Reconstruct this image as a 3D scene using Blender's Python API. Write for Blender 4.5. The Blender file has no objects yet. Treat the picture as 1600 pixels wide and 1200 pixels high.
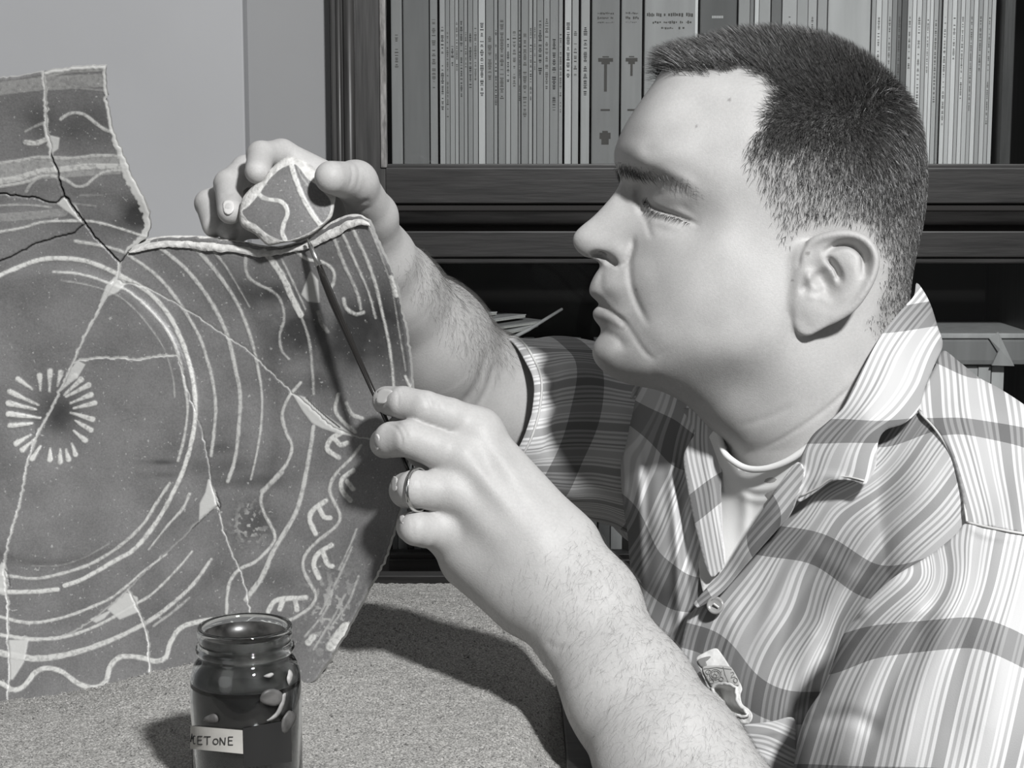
import bpy, bmesh, math, random
import numpy as np
from mathutils import Vector, Matrix, Euler
from mathutils.geometry import delaunay_2d_cdt

scene = bpy.context.scene
COL = scene.collection
rng = np.random.default_rng(7)
random.seed(7)

# ------------------------------------------------------------------ camera
F = 2600.0                      # focal length in pixels of the 1600 px wide frame
CAMZ = 1.20
PITCH = math.radians(7.5)
cam_data = bpy.data.cameras.new('camera')
cam_data.sensor_width = 36.0
cam_data.lens = 36.0 * F / 1600.0
cam_data.clip_start = 0.05
cam = bpy.data.objects.new('camera', cam_data)
COL.objects.link(cam)
cam.location = (0, 0, CAMZ)
cam.rotation_euler = (math.pi / 2 - PITCH, 0, 0)
scene.camera = cam
MW = Matrix.Translation((0, 0, CAMZ)) @ Euler((math.pi / 2 - PITCH, 0, 0)).to_matrix().to_4x4()
MWN = np.array(MW)

# ------------------------------------------------------------------ light
world = bpy.data.worlds.new('room_light')
scene.world = world
world.use_nodes = True
world.node_tree.nodes['Background'].inputs[0].default_value = (0.98, 0.99, 1.0, 1)
world.node_tree.nodes['Background'].inputs[1].default_value = 0.11
scene.view_settings.view_transform = 'Standard'
scene.view_settings.look = 'None'
scene.view_settings.gamma = 1.0
scene.view_settings.exposure = 0.0
scene.view_settings.use_curve_mapping = False

def area_light(name, loc, target, size, power, size_y=None):
    d = bpy.data.lights.new(name, 'AREA')
    d.shape = 'DISK' if size_y is None else 'RECTANGLE'
    d.size = size
    if size_y: d.size_y = size_y
    d.energy = power
    o = bpy.data.objects.new(name, d)
    COL.objects.link(o)
    o.location = loc
    o.rotation_euler = (Vector(target) - Vector(loc)).to_track_quat('-Z', 'Y').to_euler()
    return o
KEY_LOC = (0.58, -0.42, 2.2)
area_light('key_flood_lamp', KEY_LOC, (0.05, 1.05, 1.1), 0.15, 56)
area_light('fill_lamp', (-1.1, -0.5, 1.5), (0.1, 1.1, 1.1), 0.9, 1.8)

# ------------------------------------------------------------------ coordinates
def cs(px, py, d):
    """view pixel + distance along the view axis -> point in view-aligned metres"""
    return np.array(((px - 800.0) / F * d, -(py - 600.0) / F * d, -d))
def csa(P):
    P = np.asarray(P, float)
    return np.stack(((P[..., 0] - 800) / F * P[..., 2], -(P[..., 1] - 600) / F * P[..., 2], -P[..., 2]), -1)
def tow(P):
    P = np.asarray(P, float)
    return P @ MWN[:3, :3].T + MWN[:3, 3]
def W(px, py, d):
    return Vector(tow(cs(px, py, d)))
def at_y(px, py, y):
    """point on the vertical plane world-y = y"""
    a = tow(cs(px, py, 1.0)) - np.array((0, 0, CAMZ))
    t = y / a[1]
    return Vector((a[0] * t, y, CAMZ + a[2] * t))

# ------------------------------------------------------------------ materials
def mat(name, col, rough=0.6, spec=0.3, noise=None, bump=None, metallic=0.0, stretch=None, **kw):
    """noise=(scale, amount, detail) varies the colour, bump=(scale, strength)"""
    m = bpy.data.materials.new(name)
    m.use_nodes = True
    nt = m.node_tree; N = nt.nodes; L = nt.links
    b = N['Principled BSDF']
    if not isinstance(col, (tuple, list)): col = (col, col * .995, col * .985)
    b.inputs['Base Color'].default_value = (*col, 1)
    b.inputs['Roughness'].default_value = rough
    b.inputs['Specular IOR Level'].default_value = spec
    b.inputs['Metallic'].default_value = metallic
    tc = N.new('ShaderNodeTexCoord'); mp = N.new('ShaderNodeMapping')
    L.new(tc.outputs['Object'], mp.inputs[0])
    if stretch: mp.inputs['Scale'].default_value = stretch
    if noise:
        n = N.new('ShaderNodeTexNoise'); n.inputs['Scale'].default_value = noise[0]
        n.inputs['Detail'].default_value = noise[2] if len(noise) > 2 else 4
        L.new(mp.outputs[0], n.inputs['Vector'])
        r = N.new('ShaderNodeMapRange')
        r.inputs[1].default_value = .3; r.inputs[2].default_value = .7
        r.inputs[3].default_value = 1 - noise[1]; r.inputs[4].default_value = 1 + noise[1]
        L.new(n.outputs['Fac'], r.inputs[0])
        v = N.new('ShaderNodeVectorMath'); v.operation = 'SCALE'
        v.inputs[0].default_value = col
        L.new(r.outputs[0], v.inputs['Scale'])
        L.new(v.outputs[0], b.inputs['Base Color'])
    if bump:
        n2 = N.new('ShaderNodeTexNoise'); n2.inputs['Scale'].default_value = bump[0]; n2.inputs['Detail'].default_value = 5
        L.new(mp.outputs[0], n2.inputs['Vector'])
        bp = N.new('ShaderNodeBump'); bp.inputs['Strength'].default_value = bump[1]
        bp.inputs['Distance'].default_value = bump[2] if len(bump) > 2 else .001
        L.new(n2.outputs['Fac'], bp.inputs['Height']); L.new(bp.outputs[0], b.inputs['Normal'])
    for k, val in kw.items():
        b.inputs[k].default_value = val
    return m

# ------------------------------------------------------------------ object helpers
def empty(name, loc, label, cat, group=None):
    o = bpy.data.objects.new(name, None); COL.objects.link(o)
    o.location = loc; o['label'] = label; o['category'] = cat
    o.empty_display_size = .02
    if group: o['group'] = group
    return o
def tag(o, label, cat, group=None):
    o['label'] = label; o['category'] = cat
    if group: o['group'] = group
    return o
def mesh_obj(name, V, Fc, m, parent=None, origin=None, smooth=False, label=None, attrs=None, kind=None, uv=None):
    """V: world coordinates"""
    V = np.asarray(V, float)
    if parent is not None:
        org = np.array(parent_origin(parent))
    elif origin is not None:
        org = np.array(origin, float)
    else:
        org = np.zeros(3)
    me = bpy.data.meshes.new(name)
    Fc = [tuple(int(i) for i in f) for f in Fc] if not isinstance(Fc, np.ndarray) else Fc
    if isinstance(Fc, np.ndarray):
        nf, k = Fc.shape
        me.vertices.add(len(V)); me.vertices.foreach_set('co', (V - org).astype(np.float32).ravel())
        me.loops.add(nf * k); me.loops.foreach_set('vertex_index', Fc.astype(np.int32).ravel())
        me.polygons.add(nf); me.polygons.foreach_set('loop_start', np.arange(0, nf * k, k, dtype=np.int32))
        me.update(calc_edges=True); me.validate()
    else:
        me.from_pydata((V - org).tolist(), [], Fc); me.update()
    if smooth: me.polygons.foreach_set('use_smooth', np.ones(len(me.polygons), bool))
    if attrs:
        for k2, arr in attrs.items():
            a = me.attributes.new(k2, 'FLOAT', 'POINT'); a.data.foreach_set('value', np.asarray(arr, np.float32))
    if m: me.materials.append(m)
    o = bpy.data.objects.new(name, me); COL.objects.link(o)
    if parent is not None: o.parent = parent
    elif origin is not None: o.location = Vector(org)
    if label: o['label'] = label
    if kind: o['kind'] = kind
    return o
def parent_origin(p):
    v = Vector((0, 0, 0))
    while p is not None:
        v = v + p.location; p = p.parent
    return v
def box_vf(x0, x1, y0, y1, z0, z1, bev=0.0):
    bm = bmesh.new()
    bmesh.ops.create_cube(bm, size=1)
    for v in bm.verts:
        v.co = Vector(((x0 + x1) / 2 + v.co.x * (x1 - x0), (y0 + y1) / 2 + v.co.y * (y1 - y0), (z0 + z1) / 2 + v.co.z * (z1 - z0)))
    if bev > 0:
        bmesh.ops.bevel(bm, geom=bm.edges[:], offset=bev, segments=2, affect='EDGES', profile=.6)
    bm.verts.index_update()
    V = [tuple(v.co) for v in bm.verts]; Fc = [tuple(v.index for v in f.verts) for f in bm.faces]
    bm.free()
    return V, Fc
def box(name, b, m, parent=None, bev=0.0, origin=None, label=None):
    V, Fc = box_vf(*b, bev)
    return mesh_obj(name, V, Fc, m, parent, origin, label=label)
def join_vf(parts):
    V = []; Fc = []; n = 0
    for v, f in parts:
        V += [tuple(p) for p in v]; Fc += [tuple(i + n for i in g) for g in f]; n += len(v)
    return V, Fc
def tube_vf(path, radii, seg=12, cap=True):
    path = [Vector(p) for p in path]
    if not hasattr(radii, '__len__'): radii = [radii] * len(path)
    V = []; Fc = []
    up = Vector((0.13, 0.2, 1)).normalized()
    for i, p in enumerate(path):
        t = (path[min(i + 1, len(path) - 1)] - path[max(i - 1, 0)]).normalized()
        a = t.cross(up).normalized(); b = t.cross(a)
        for k in range(seg):
            an = 2 * math.pi * k / seg
            V.append(p + (a * math.cos(an) + b * math.sin(an)) * radii[i])
    for i in range(len(path) - 1):
        for k in range(seg):
            k2 = (k + 1) % seg
            Fc.append((i * seg + k, i * seg + k2, (i + 1) * seg + k2, (i + 1) * seg + k))
    if cap:
        Fc.append(tuple(range(seg))[::-1]); Fc.append(tuple(range((len(path) - 1) * seg, len(path) * seg)))
    return V, Fc
def lathe_vf(prof, c, seg=64, closed=False):
    V = []; Fc = []
    for r, z in prof:
        for k in range(seg):
            a = 2 * math.pi * k / seg
            V.append((c[0] + r * math.cos(a), c[1] + r * math.sin(a), c[2] + z))
    n = len(prof)
    for i in range(n - 1 if not closed else n):
        j = (i + 1) % n
        for k in range(seg):
            k2 = (k + 1) % seg
            Fc.append((i * seg + k, i * seg + k2, j * seg + k2, j * seg + k))
    return V, Fc

# ------------------------------------------------------------------ numeric helpers
def tps_fit(X, Y, lam=0.0):
    X = np.asarray(X, float); Y = np.asarray(Y, float)
    if Y.ndim == 1: Y = Y[:, None]
    n = len(X); s = 300.0
    Xs = X / s
    r2 = ((Xs[:, None] - Xs[None]) ** 2).sum(-1)
    K = 0.5 * r2 * np.log(r2 + 1e-12) + lam * np.eye(n)
    P = np.hstack((np.ones((n, 1)), Xs))
    A = np.zeros((n + 3, n + 3)); A[:n, :n] = K; A[:n, n:] = P; A[n:, :n] = P.T
    B = np.zeros((n + 3, Y.shape[1])); B[:n] = Y
    w = np.linalg.solve(A, B)
    def ev(Q):
        Q = np.asarray(Q, float) / s
        out = np.empty((len(Q), Y.shape[1]))
        for a in range(0, len(Q), 20000):
            q = Q[a:a + 20000]
            r = ((q[:, None] - Xs[None]) ** 2).sum(-1)
            out[a:a + 20000] = (0.5 * r * np.log(r + 1e-12)) @ w[:n] + w[n] + q @ w[n + 1:]
        return out
    return ev
def seg_dist(Q, pl, lim=None):
    """distance of points Q (N,2) to a polyline and arclength position (0..1)"""
    pl = np.asarray(pl, float)
    D = np.full(len(Q), 1e9); T = np.zeros(len(Q))
    seglen = np.hypot(*(pl[1:] - pl[:-1]).T); cum = np.r_[0, np.cumsum(seglen)]; tot = cum[-1] + 1e-9
    if lim is not None:
        lo = pl.min(0) - lim; hi = pl.max(0) + lim
        idx = np.nonzero(((Q >= lo) & (Q <= hi)).all(1))[0]
    else:
        idx = np.arange(len(Q))
    q = Q[idx]
    d = np.full(len(q), 1e9); t = np.zeros(len(q))
    for i in range(len(pl) - 1):
        a = pl[i]; b = pl[i + 1] - a; L2 = (b ** 2).sum() + 1e-12
        u = np.clip(((q - a) @ b) / L2, 0, 1)
        dd = np.hypot(*(q - a - u[:, None] * b).T)
        m = dd < d
        d[m] = dd[m]; t[m] = ((cum[i] + u * seglen[i]) / tot)[m]
    D[idx] = d; T[idx] = t
    return D, T
def inpoly(Q, poly):
    poly = np.asarray(poly, float); x, y = Q[:, 0], Q[:, 1]
    r = np.zeros(len(Q), bool); n = len(poly)
    for i in range(n):
        x1, y1 = poly[i]; x2, y2 = poly[(i + 1) % n]
        if y1 == y2: continue
        c = ((y1 > y) != (y2 > y)) & (x < (x2 - x1) * (y - y1) / (y2 - y1) + x1)
        r ^= c
    return r
def smooth_line(pl, step=4.0, closed=False):
    """Catmull-Rom resample"""
    pl = [np.asarray(p, float) for p in pl]
    n = len(pl)
    if n < 3 and not closed:
        a, b = pl[0], pl[-1]; k = max(1, int(np.linalg.norm(b - a) / step))
        return np.array([a + (b - a) * i / k for i in range(k + 1)])
    out = []
    rngi = range(n if closed else n - 1)
    for i in rngi:
        p1 = pl[i]; p2 = pl[(i + 1) % n]
        p0 = pl[i - 1] if (i > 0 or closed) else p1 - (p2 - p1)
        p3 = pl[(i + 2) % n] if (i + 2 < n or closed) else p2 + (p2 - p1)
        k = max(1, int(np.linalg.norm((p2 - p1)[:2]) / step))
        for j in range(k):
            t = j / k
            out.append(.5 * ((2 * p1) + (-p0 + p2) * t + (2 * p0 - 5 * p1 + 4 * p2 - p3) * t * t + (-p0 + 3 * p1 - 3 * p2 + p3) * t ** 3))
    if not closed: out.append(pl[-1])
    return np.array(out)
_perm = np.random.default_rng(3).random((256, 256))
def vnoise(x, y, s):
    """value noise, x,y in px, s = cell"""
    x = np.asarray(x) / s + 50.3; y = np.asarray(y) / s + 91.7
    xi = np.floor(x).astype(int); yi = np.floor(y).astype(int); fx = x - xi; fy = y - yi
    fx = fx * fx * (3 - 2 * fx); fy = fy * fy * (3 - 2 * fy)
    g = lambda a, b: _perm[a % 256, b % 256]
    return (g(xi, yi) * (1 - fx) + g(xi + 1, yi) * fx) * (1 - fy) + (g(xi, yi + 1) * (1 - fx) + g(xi + 1, yi + 1) * fx) * fy
def fbm(x, y, s, o=3):
    r = 0; a = .5; t = 0
    for i in range(o):
        r = r + a * vnoise(x, y, s / 2 ** i); t += a; a *= .5
    return r / t
def sstep(a, b, x):
    t = np.clip((x - a) / (b - a), 0, 1); return t * t * (3 - 2 * t)
def hexfill(poly, step, inset=.6):
    poly = np.asarray(poly, float)
    lo = poly.min(0); hi = poly.max(0); hy = step * .866
    ys = np.arange(lo[1] + hy / 2, hi[1], hy)
    P = []
    for j, y in enumerate(ys):
        xs = np.arange(lo[0] + (step / 2 if j % 2 else 0), hi[0], step)
        P.append(np.stack((xs, np.full(len(xs), y)), 1))
    P = np.concatenate(P)
    P = P[inpoly(P, poly)]
    D, _ = seg_dist(P, np.vstack((poly, poly[:1])))
    return P[D > step * inset]
def cdt_patch(poly, step, extra=None):
    """triangulate polygon (px coords); returns V2 (n,2), tris, boundary loop idx"""
    poly = np.asarray(poly, float); n = len(poly)
    I = hexfill(poly, step)
    if extra is not None: I = np.vstack((I, extra))
    P = np.vstack((poly, I))
    vs = [Vector(p) for p in P]
    r = delaunay_2d_cdt(vs, [(i, (i + 1) % n) for i in range(n)], [], 0, 1e-5)
    V2 = np.array([tuple(v) for v in r[0]]); T = np.array(r[2], dtype=int)
    cen = V2[T].mean(1)
    T = T[inpoly(cen, poly)]
    # orient
    a, b, c = V2[T[:, 0]], V2[T[:, 1]], V2[T[:, 2]]
    ar = (b[:, 0] - a[:, 0]) * (c[:, 1] - a[:, 1]) - (b[:, 1] - a[:, 1]) * (c[:, 0] - a[:, 0])
    T = T[np.abs(ar) > 1e-9]; ar = ar[np.abs(ar) > 1e-9]
    T[ar > 0] = T[ar > 0][:, ::-1]         # clockwise in y-down px = facing the viewer
    return V2, T
def boundary_edges(T):
    E = np.concatenate((T[:, [0, 1]], T[:, [1, 2]], T[:, [2, 0]]))
    key = {}
    for a, b in E: key[(a, b)] = key.get((a, b), 0) + 1
    return np.array([(a, b) for (a, b) in key if (b, a) not in key])
def thicken(P, T, N, th):
    """P points (n,3) front surface; offset -N*th for back; returns V,F(list) closed"""
    n = len(P); B = P - N * (th if np.ndim(th) == 0 else np.asarray(th)[:, None])
    be = boundary_edges(T)
    V = np.vstack((P, B))
    side = np.array([(b, a, a + n) for a, b in be] + [(b, a + n, b + n) for a, b in be])
    Fs = np.vstack((T, T[:, ::-1] + n, side))
    return V, Fs
def vnormals(P, T):
    a, b, c = P[T[:, 0]], P[T[:, 1]], P[T[:, 2]]
    fn = np.cross(b - a, c - a)
    N = np.zeros_like(P)
    for k in range(3): np.add.at(N, T[:, k], fn)
    return N / (np.linalg.norm(N, axis=1, keepdims=True) + 1e-12)
# ================================================================== SETTING
SAND_Z = 0.89
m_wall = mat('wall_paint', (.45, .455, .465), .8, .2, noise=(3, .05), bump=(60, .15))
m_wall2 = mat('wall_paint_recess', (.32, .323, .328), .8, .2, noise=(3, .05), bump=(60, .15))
m_wood = mat('dark_stained_wood', (.024, .023, .0225), .42, .45, noise=(14, .45, 6), bump=(30, .25, .0006), stretch=(1, 8, 12))
m_woodv = mat('dark_stained_wood_upright', (.044, .043, .042), .4, .5, noise=(14, .4, 6), bump=(30, .25, .0006), stretch=(12, 8, .8))
m_woodl = mat('worn_moulding_wood', (.2, .195, .19), .35, .5, noise=(25, .8, 8), stretch=(8, 8, 2))
m_inside = mat('bookcase_interior', (.035, .033, .032), .7, .2)
m_floor = mat('floor_boards', (.12, .115, .11), .5, .3, noise=(6, .3))
m_ceil = mat('ceiling_paint', (.6, .6, .6), .9, .1)

def struct(o):
    o['kind'] = 'structure'; return o
YB = 2.05                                        # back wall plane
# floor, ceiling and walls of the small study around the bench
struct(box('floor', (-2.2, 2.6, -2.6, YB + .4, -.05, 0), m_floor))
struct(box('ceiling', (-2.2, 2.6, -2.6, YB + .4, 2.9, 2.95), m_ceil))
a = at_y(383, 200, 1.80)
xa = a.x
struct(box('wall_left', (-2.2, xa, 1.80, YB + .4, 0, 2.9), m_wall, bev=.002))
b = at_y(700, 200, YB)
xb = at_y(516, 200, 1.82).x
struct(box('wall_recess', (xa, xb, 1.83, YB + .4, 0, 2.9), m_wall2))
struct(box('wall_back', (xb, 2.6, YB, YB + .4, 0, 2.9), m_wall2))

# ------------------------------------------------------------------ bookcase
YF = 1.80                                         # front plane of the bookcase
bcase = empty('bookcase', (at_y(900, 600, YF).x, 1.9, 0), 'dark stained wooden sectional bookcase with glazed doors behind the man', 'bookcase')
def bx(name, px0, px1, py0, py1, y0, y1, m, bev=.001, parent=bcase, label=None):
    """box whose front face covers the given pixels at world plane y0"""
    a = at_y(px0, py1, y0); b = at_y(px1, py0, y0)
    return box(name, (a.x, b.x, y0, y1, a.z, b.z), m, parent, bev, label=label)
XR = 1700
def zat(py, y=YF): return at_y(800, py, y).z
def xat(px, y=YF): return at_y(px, 130, y).x
xl = xat(517); xr = xat(1608)
zt = zat(-420)
# carcass
box('side_panel', (xl, xl + .012, YF + .02, YB - .004, .05, zt), m_woodv, bcase, .001)
box('side_panel', (xr + .03, xr + .045, YF + .0, YB - .004, .05, zt), m_woodv, bcase, .001)
box('back_panel', (xl + .012, xr + .03, YB - .012, YB - .004, .05, zt), m_inside, bcase)
# left stile of the doors, with its mouldings
stile = box('door_stile', (xat(517), xat(602), YF, YF + .022, zat(1010), zt), m_woodv, bcase, .002)
V, Fc = tube_vf([(xat(546), YF - .001, zat(1010)), (xat(546), YF - .001, zt)], .0062, 14)
mesh_obj('bead_moulding', V, Fc, m_woodv, stile, smooth=True)
V, Fc = tube_vf([(xat(530), YF - .0005, zat(1010)), (xat(530), YF - .0005, zt)], .0032, 10)
mesh_obj('bead_moulding', V, Fc, m_woodv, stile, smooth=True)
V, Fc = box_vf(xat(594), xat(603.5), YF - .0035, YF + .01, zat(262), zt, .0012)
mesh_obj('worn_edge_bead', V, Fc, m_woodl, stile, label='pale worn bead along the inner door edge')
# horizontal rails between the two sections
def rail(py0, py1, dy=0.0, m=m_wood, name='rail', bev=.0015, th=.022):
    return box(name, (xat(600), xr + .03, YF + dy, YF + dy + th, zat(py1), zat(py0)), m, bcase, bev)
rail(262, 318, 0, name='door_bottom_rail')
rail(256, 264, .004, name='glazing_bead')
rail(318, 330, .006, m_inside, name='rail_groove')
V, Fc = tube_vf([(xat(600), YF - .004, zat(341)), (xr + .03, YF - .004, zat(341))], .0075, 16)
mesh_obj('half_round_moulding', V, Fc, m_wood, bcase, smooth=True)
rail(348, 362, .008, m_inside, name='rail_groove')
rail(361, 402, -.001, name='door_top_rail')
rail(402, 412, .004, name='glazing_bead')
# lower door rail, plinth
rail(874, 925, 0, name='door_bottom_rail')
rail(866, 876, .004, name='glazing_bead')
rail(925, 940, .006, m_inside, name='rail_groove')
V, Fc = tube_vf([(xat(600), YF - .004, zat(953)), (xr + .03, YF - .004, zat(953))], .009, 16)
mesh_obj('half_round_moulding', V, Fc, m_wood, bcase, smooth=True)
rail(966, 1300, 0, name='door_panel')
# shelves
zs1 = zat(266); zs2 = zat(878)
box('shelf', (xl + .012, xr + .03, YF + .024, YB - .012, zs1 - .02, zs1 - .001), m_inside, bcase)
box('shelf', (xl + .012, xr + .03, YF + .024, YB - .012, zs2 - .02, zs2 - .001), m_inside, bcase)
# the section above: its floor, rail and the top board
rail(-150, -96, 0, name='door_top_rail')
rail(-240, -165, .002, name='door_bottom_rail')
box('shelf', (xl + .012, xr + .03, YF + .024, YB - .012, zat(-150) - .012, zat(-150)), m_inside, bcase)
box('top_board', (xl - .01, xr + .055, YF - .012, YB - .004, zt, zt + .022), m_woodv, bcase, .002)
box('door_panel', (xat(603), xr + .03, YF + .01, YF + .02, zat(-240), zt), m_wood, bcase)
# right inner upright
box('side_panel', (xat(1566, YF + .03), xat(1566, YF + .03) + .012, YF + .03, YB - .012, zs1, zt), m_woodv, bcase, .001)
mg = bpy.data.materials.new('door_glass'); mg.use_nodes = True
nt = mg.node_tree; pb = nt.nodes['Principled BSDF']
pb.inputs['Transmission Weight'].default_value = 1; pb.inputs['Roughness'].default_value = .0
pb.inputs['IOR'].default_value = 1.45; pb.inputs['Base Color'].default_value = (.97, .98, .98, 1)
# thin architectural glass: straight-through light with a faint mirror sheen
tr = nt.nodes.new('ShaderNodeBsdfTransparent'); gl = nt.nodes.new('ShaderNodeBsdfGlossy'); gl.inputs['Roughness'].default_value = .03
fr = nt.nodes.new('ShaderNodeFresnel'); fr.inputs['IOR'].default_value = 1.4
mx = nt.nodes.new('ShaderNodeMixShader'); out = nt.nodes['Material Output']
tr.inputs[0].default_value = (.93, .94, .94, 1)
nt.links.new(fr.outputs[0], mx.inputs[0]); nt.links.new(tr.outputs[0], mx.inputs[1]); nt.links.new(gl.outputs[0], mx.inputs[2])
nt.links.new(mx.outputs[0], out.inputs[0])
box('door_glass', (xat(603), xr + .03, YF + .010, YF + .0125, zat(258), zat(-98)), mg, bcase, label='clear glass pane of the upper bookcase door')
box('door_glass', (xat(603), xr + .03, YF + .010, YF + .0125, zat(869), zat(408)), mg, bcase, label='clear glass pane of the lower bookcase door')

# ------------------------------------------------------------------ books on the top shelf
YBK = YF + .045
def spine_mat(name, col, ink=.25, textpos=None, sc=1.0):
    col = min(col * 1.45, .78)
    return mat(name, (col, col * .992, col * .985), .65, .25, noise=(30, .10, 6), stretch=(3, 3, .25))
greys = [.10, .14, .18, .22, .26, .30, .35, .42, .5, .6]
bm_m = {g: spine_mat('paper_spine_%d' % int(g * 100), g) for g in greys}
m_ink = mat('printed_ink', (.03, .03, .03), .7, .1)
m_inkl = mat('faded_ink', (.10, .095, .09), .7, .1)
m_pages = mat('paper_pages', (.42, .42, .4), .8, .1, noise=(400, .2), stretch=(6, 1, .05))
def gm(g): return bm_m[min(greys, key=lambda q: abs(q - g))]
# (left px, right px, grey, kind) kind: j = thin journal, b = bound book
spec = [(611, 629, .2, 'b'), (630, 671, .13, 'b'), (672, 684, .22, 'j'), (687, 696, .30, 'j')]
x = 696
for w_, g in [(7, .22), (8, .26), (6, .3), (8, .22), (6, .26), (8, .22), (8, .26)]:
    spec.append((x, x + w_, g, 'j')); x += w_
spec.append((747.5, 758.5, .42, 'j'))
x = 759
for w_, g in [(13, .22), (7, .26), (12, .22), (8, .30), (12, .26), (5, .22), (12, .22), (7, .30), (6, .26), (11, .22), (10, .26), (14, .22), (7, .26)]:
    spec.append((x, x + w_ * .96, g, 'j')); x += w_ * .97
spec += [(882, 893, .42, 'j'), (893.5, 904, .3, 'j'), (907, 921.5, .30, 'b'), (924, 968, .19, 'o'), (970, 1003, .22, 'o'),
         (1006, 1089, .26, 'w'), (1092, 1150, .10, 'd'), (1152, 1170, .26, 'j'), (1170, 1176, .18, 'j'), (1177, 1184, .5, 'j'), (1184, 1202, .3, 'j'), (1203, 1219, .14, 'j'),
         (1220, 1243, .35, 'j'), (1243, 1260, .3, 'j'), (1260, 1274, .35, 'j'), (1275, 1290, .3, 'j'), (1291, 1358, .38, 'w')]
x = 1359
for w_, g in [(7, .3), (9, .5), (9, .42), (7, .35), (8, .22), (7, .14), (9, .12)]:
    spec.append((x, x + w_, g, 'j')); x += w_
for w_, g in [(8, .42), (7, .6), (9, .5), (7, .35), (6, .5), (6, .6), (8, .35), (5, .22)]:
    spec.append((x, x + w_ * .93, g, 'j')); x += w_ * .95
x = 1470
for w_, g in [(8, .5), (7, .42), (8, .6), (6, .35), (7, .5), (8, .42), (6, .35), (8, .5), (7, .3), (8, .42), (6, .35), (7, .42)]:
    spec.append((x, x + w_ * .96, g, 'j')); x += w_ * .96
class _G(dict):
    def __missing__(self, k): return self[min(self.keys(), key=lambda q: abs(q - k))]
gname = _G({.1: 'black', .14: 'very dark grey', .18: 'dark grey', .22: 'mid grey', .26: 'grey', .3: 'soft grey', .35: 'light grey', .42: 'pale grey', .5: 'off white', .6: 'white'})
ztop0 = zat(-70)
ordinal = ['first', 'second', 'third', 'fourth', 'fifth', 'sixth', 'seventh', 'eighth', 'ninth', 'tenth', 'eleventh', 'twelfth', 'thirteenth', 'fourteenth', 'fifteenth', 'sixteenth', 'seventeenth', 'eighteenth', 'nineteenth', 'twentieth']
def ordn(i):
    if i < 20: return ordinal[i]
    tens = ['', '', 'twenty', 'thirty', 'forty', 'fifty', 'sixty', 'seventy']
    tth = ['', '', 'twentieth', 'thirtieth', 'fortieth', 'fiftieth', 'sixtieth', 'seventieth']
    i += 1
    return tth[i // 10] if i % 10 == 0 else tens[i // 10] + '-' + ordinal[i % 10 - 1]
def scribble(x, y, z0, z1, h, seed, dens=.62, m=m_inkl, parent=None):
    """a run of small print reading down a spine: too small to be read in the photograph"""
    r = random.Random(seed); parts = []; z = z1
    while z > z0:
        w = r.uniform(.0008, .0022)
        if r.random() < dens:
            hh = h * r.uniform(.45, 1)
            parts.append(box_vf(x - hh / 2, x + hh / 2, y - .00015, y + .0001, z - w * .55, z))
        z -= w
    if not parts: return None
    V, Fc = join_vf(parts)
    return mesh_obj('spine_lettering', V, Fc, m, parent)
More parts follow.
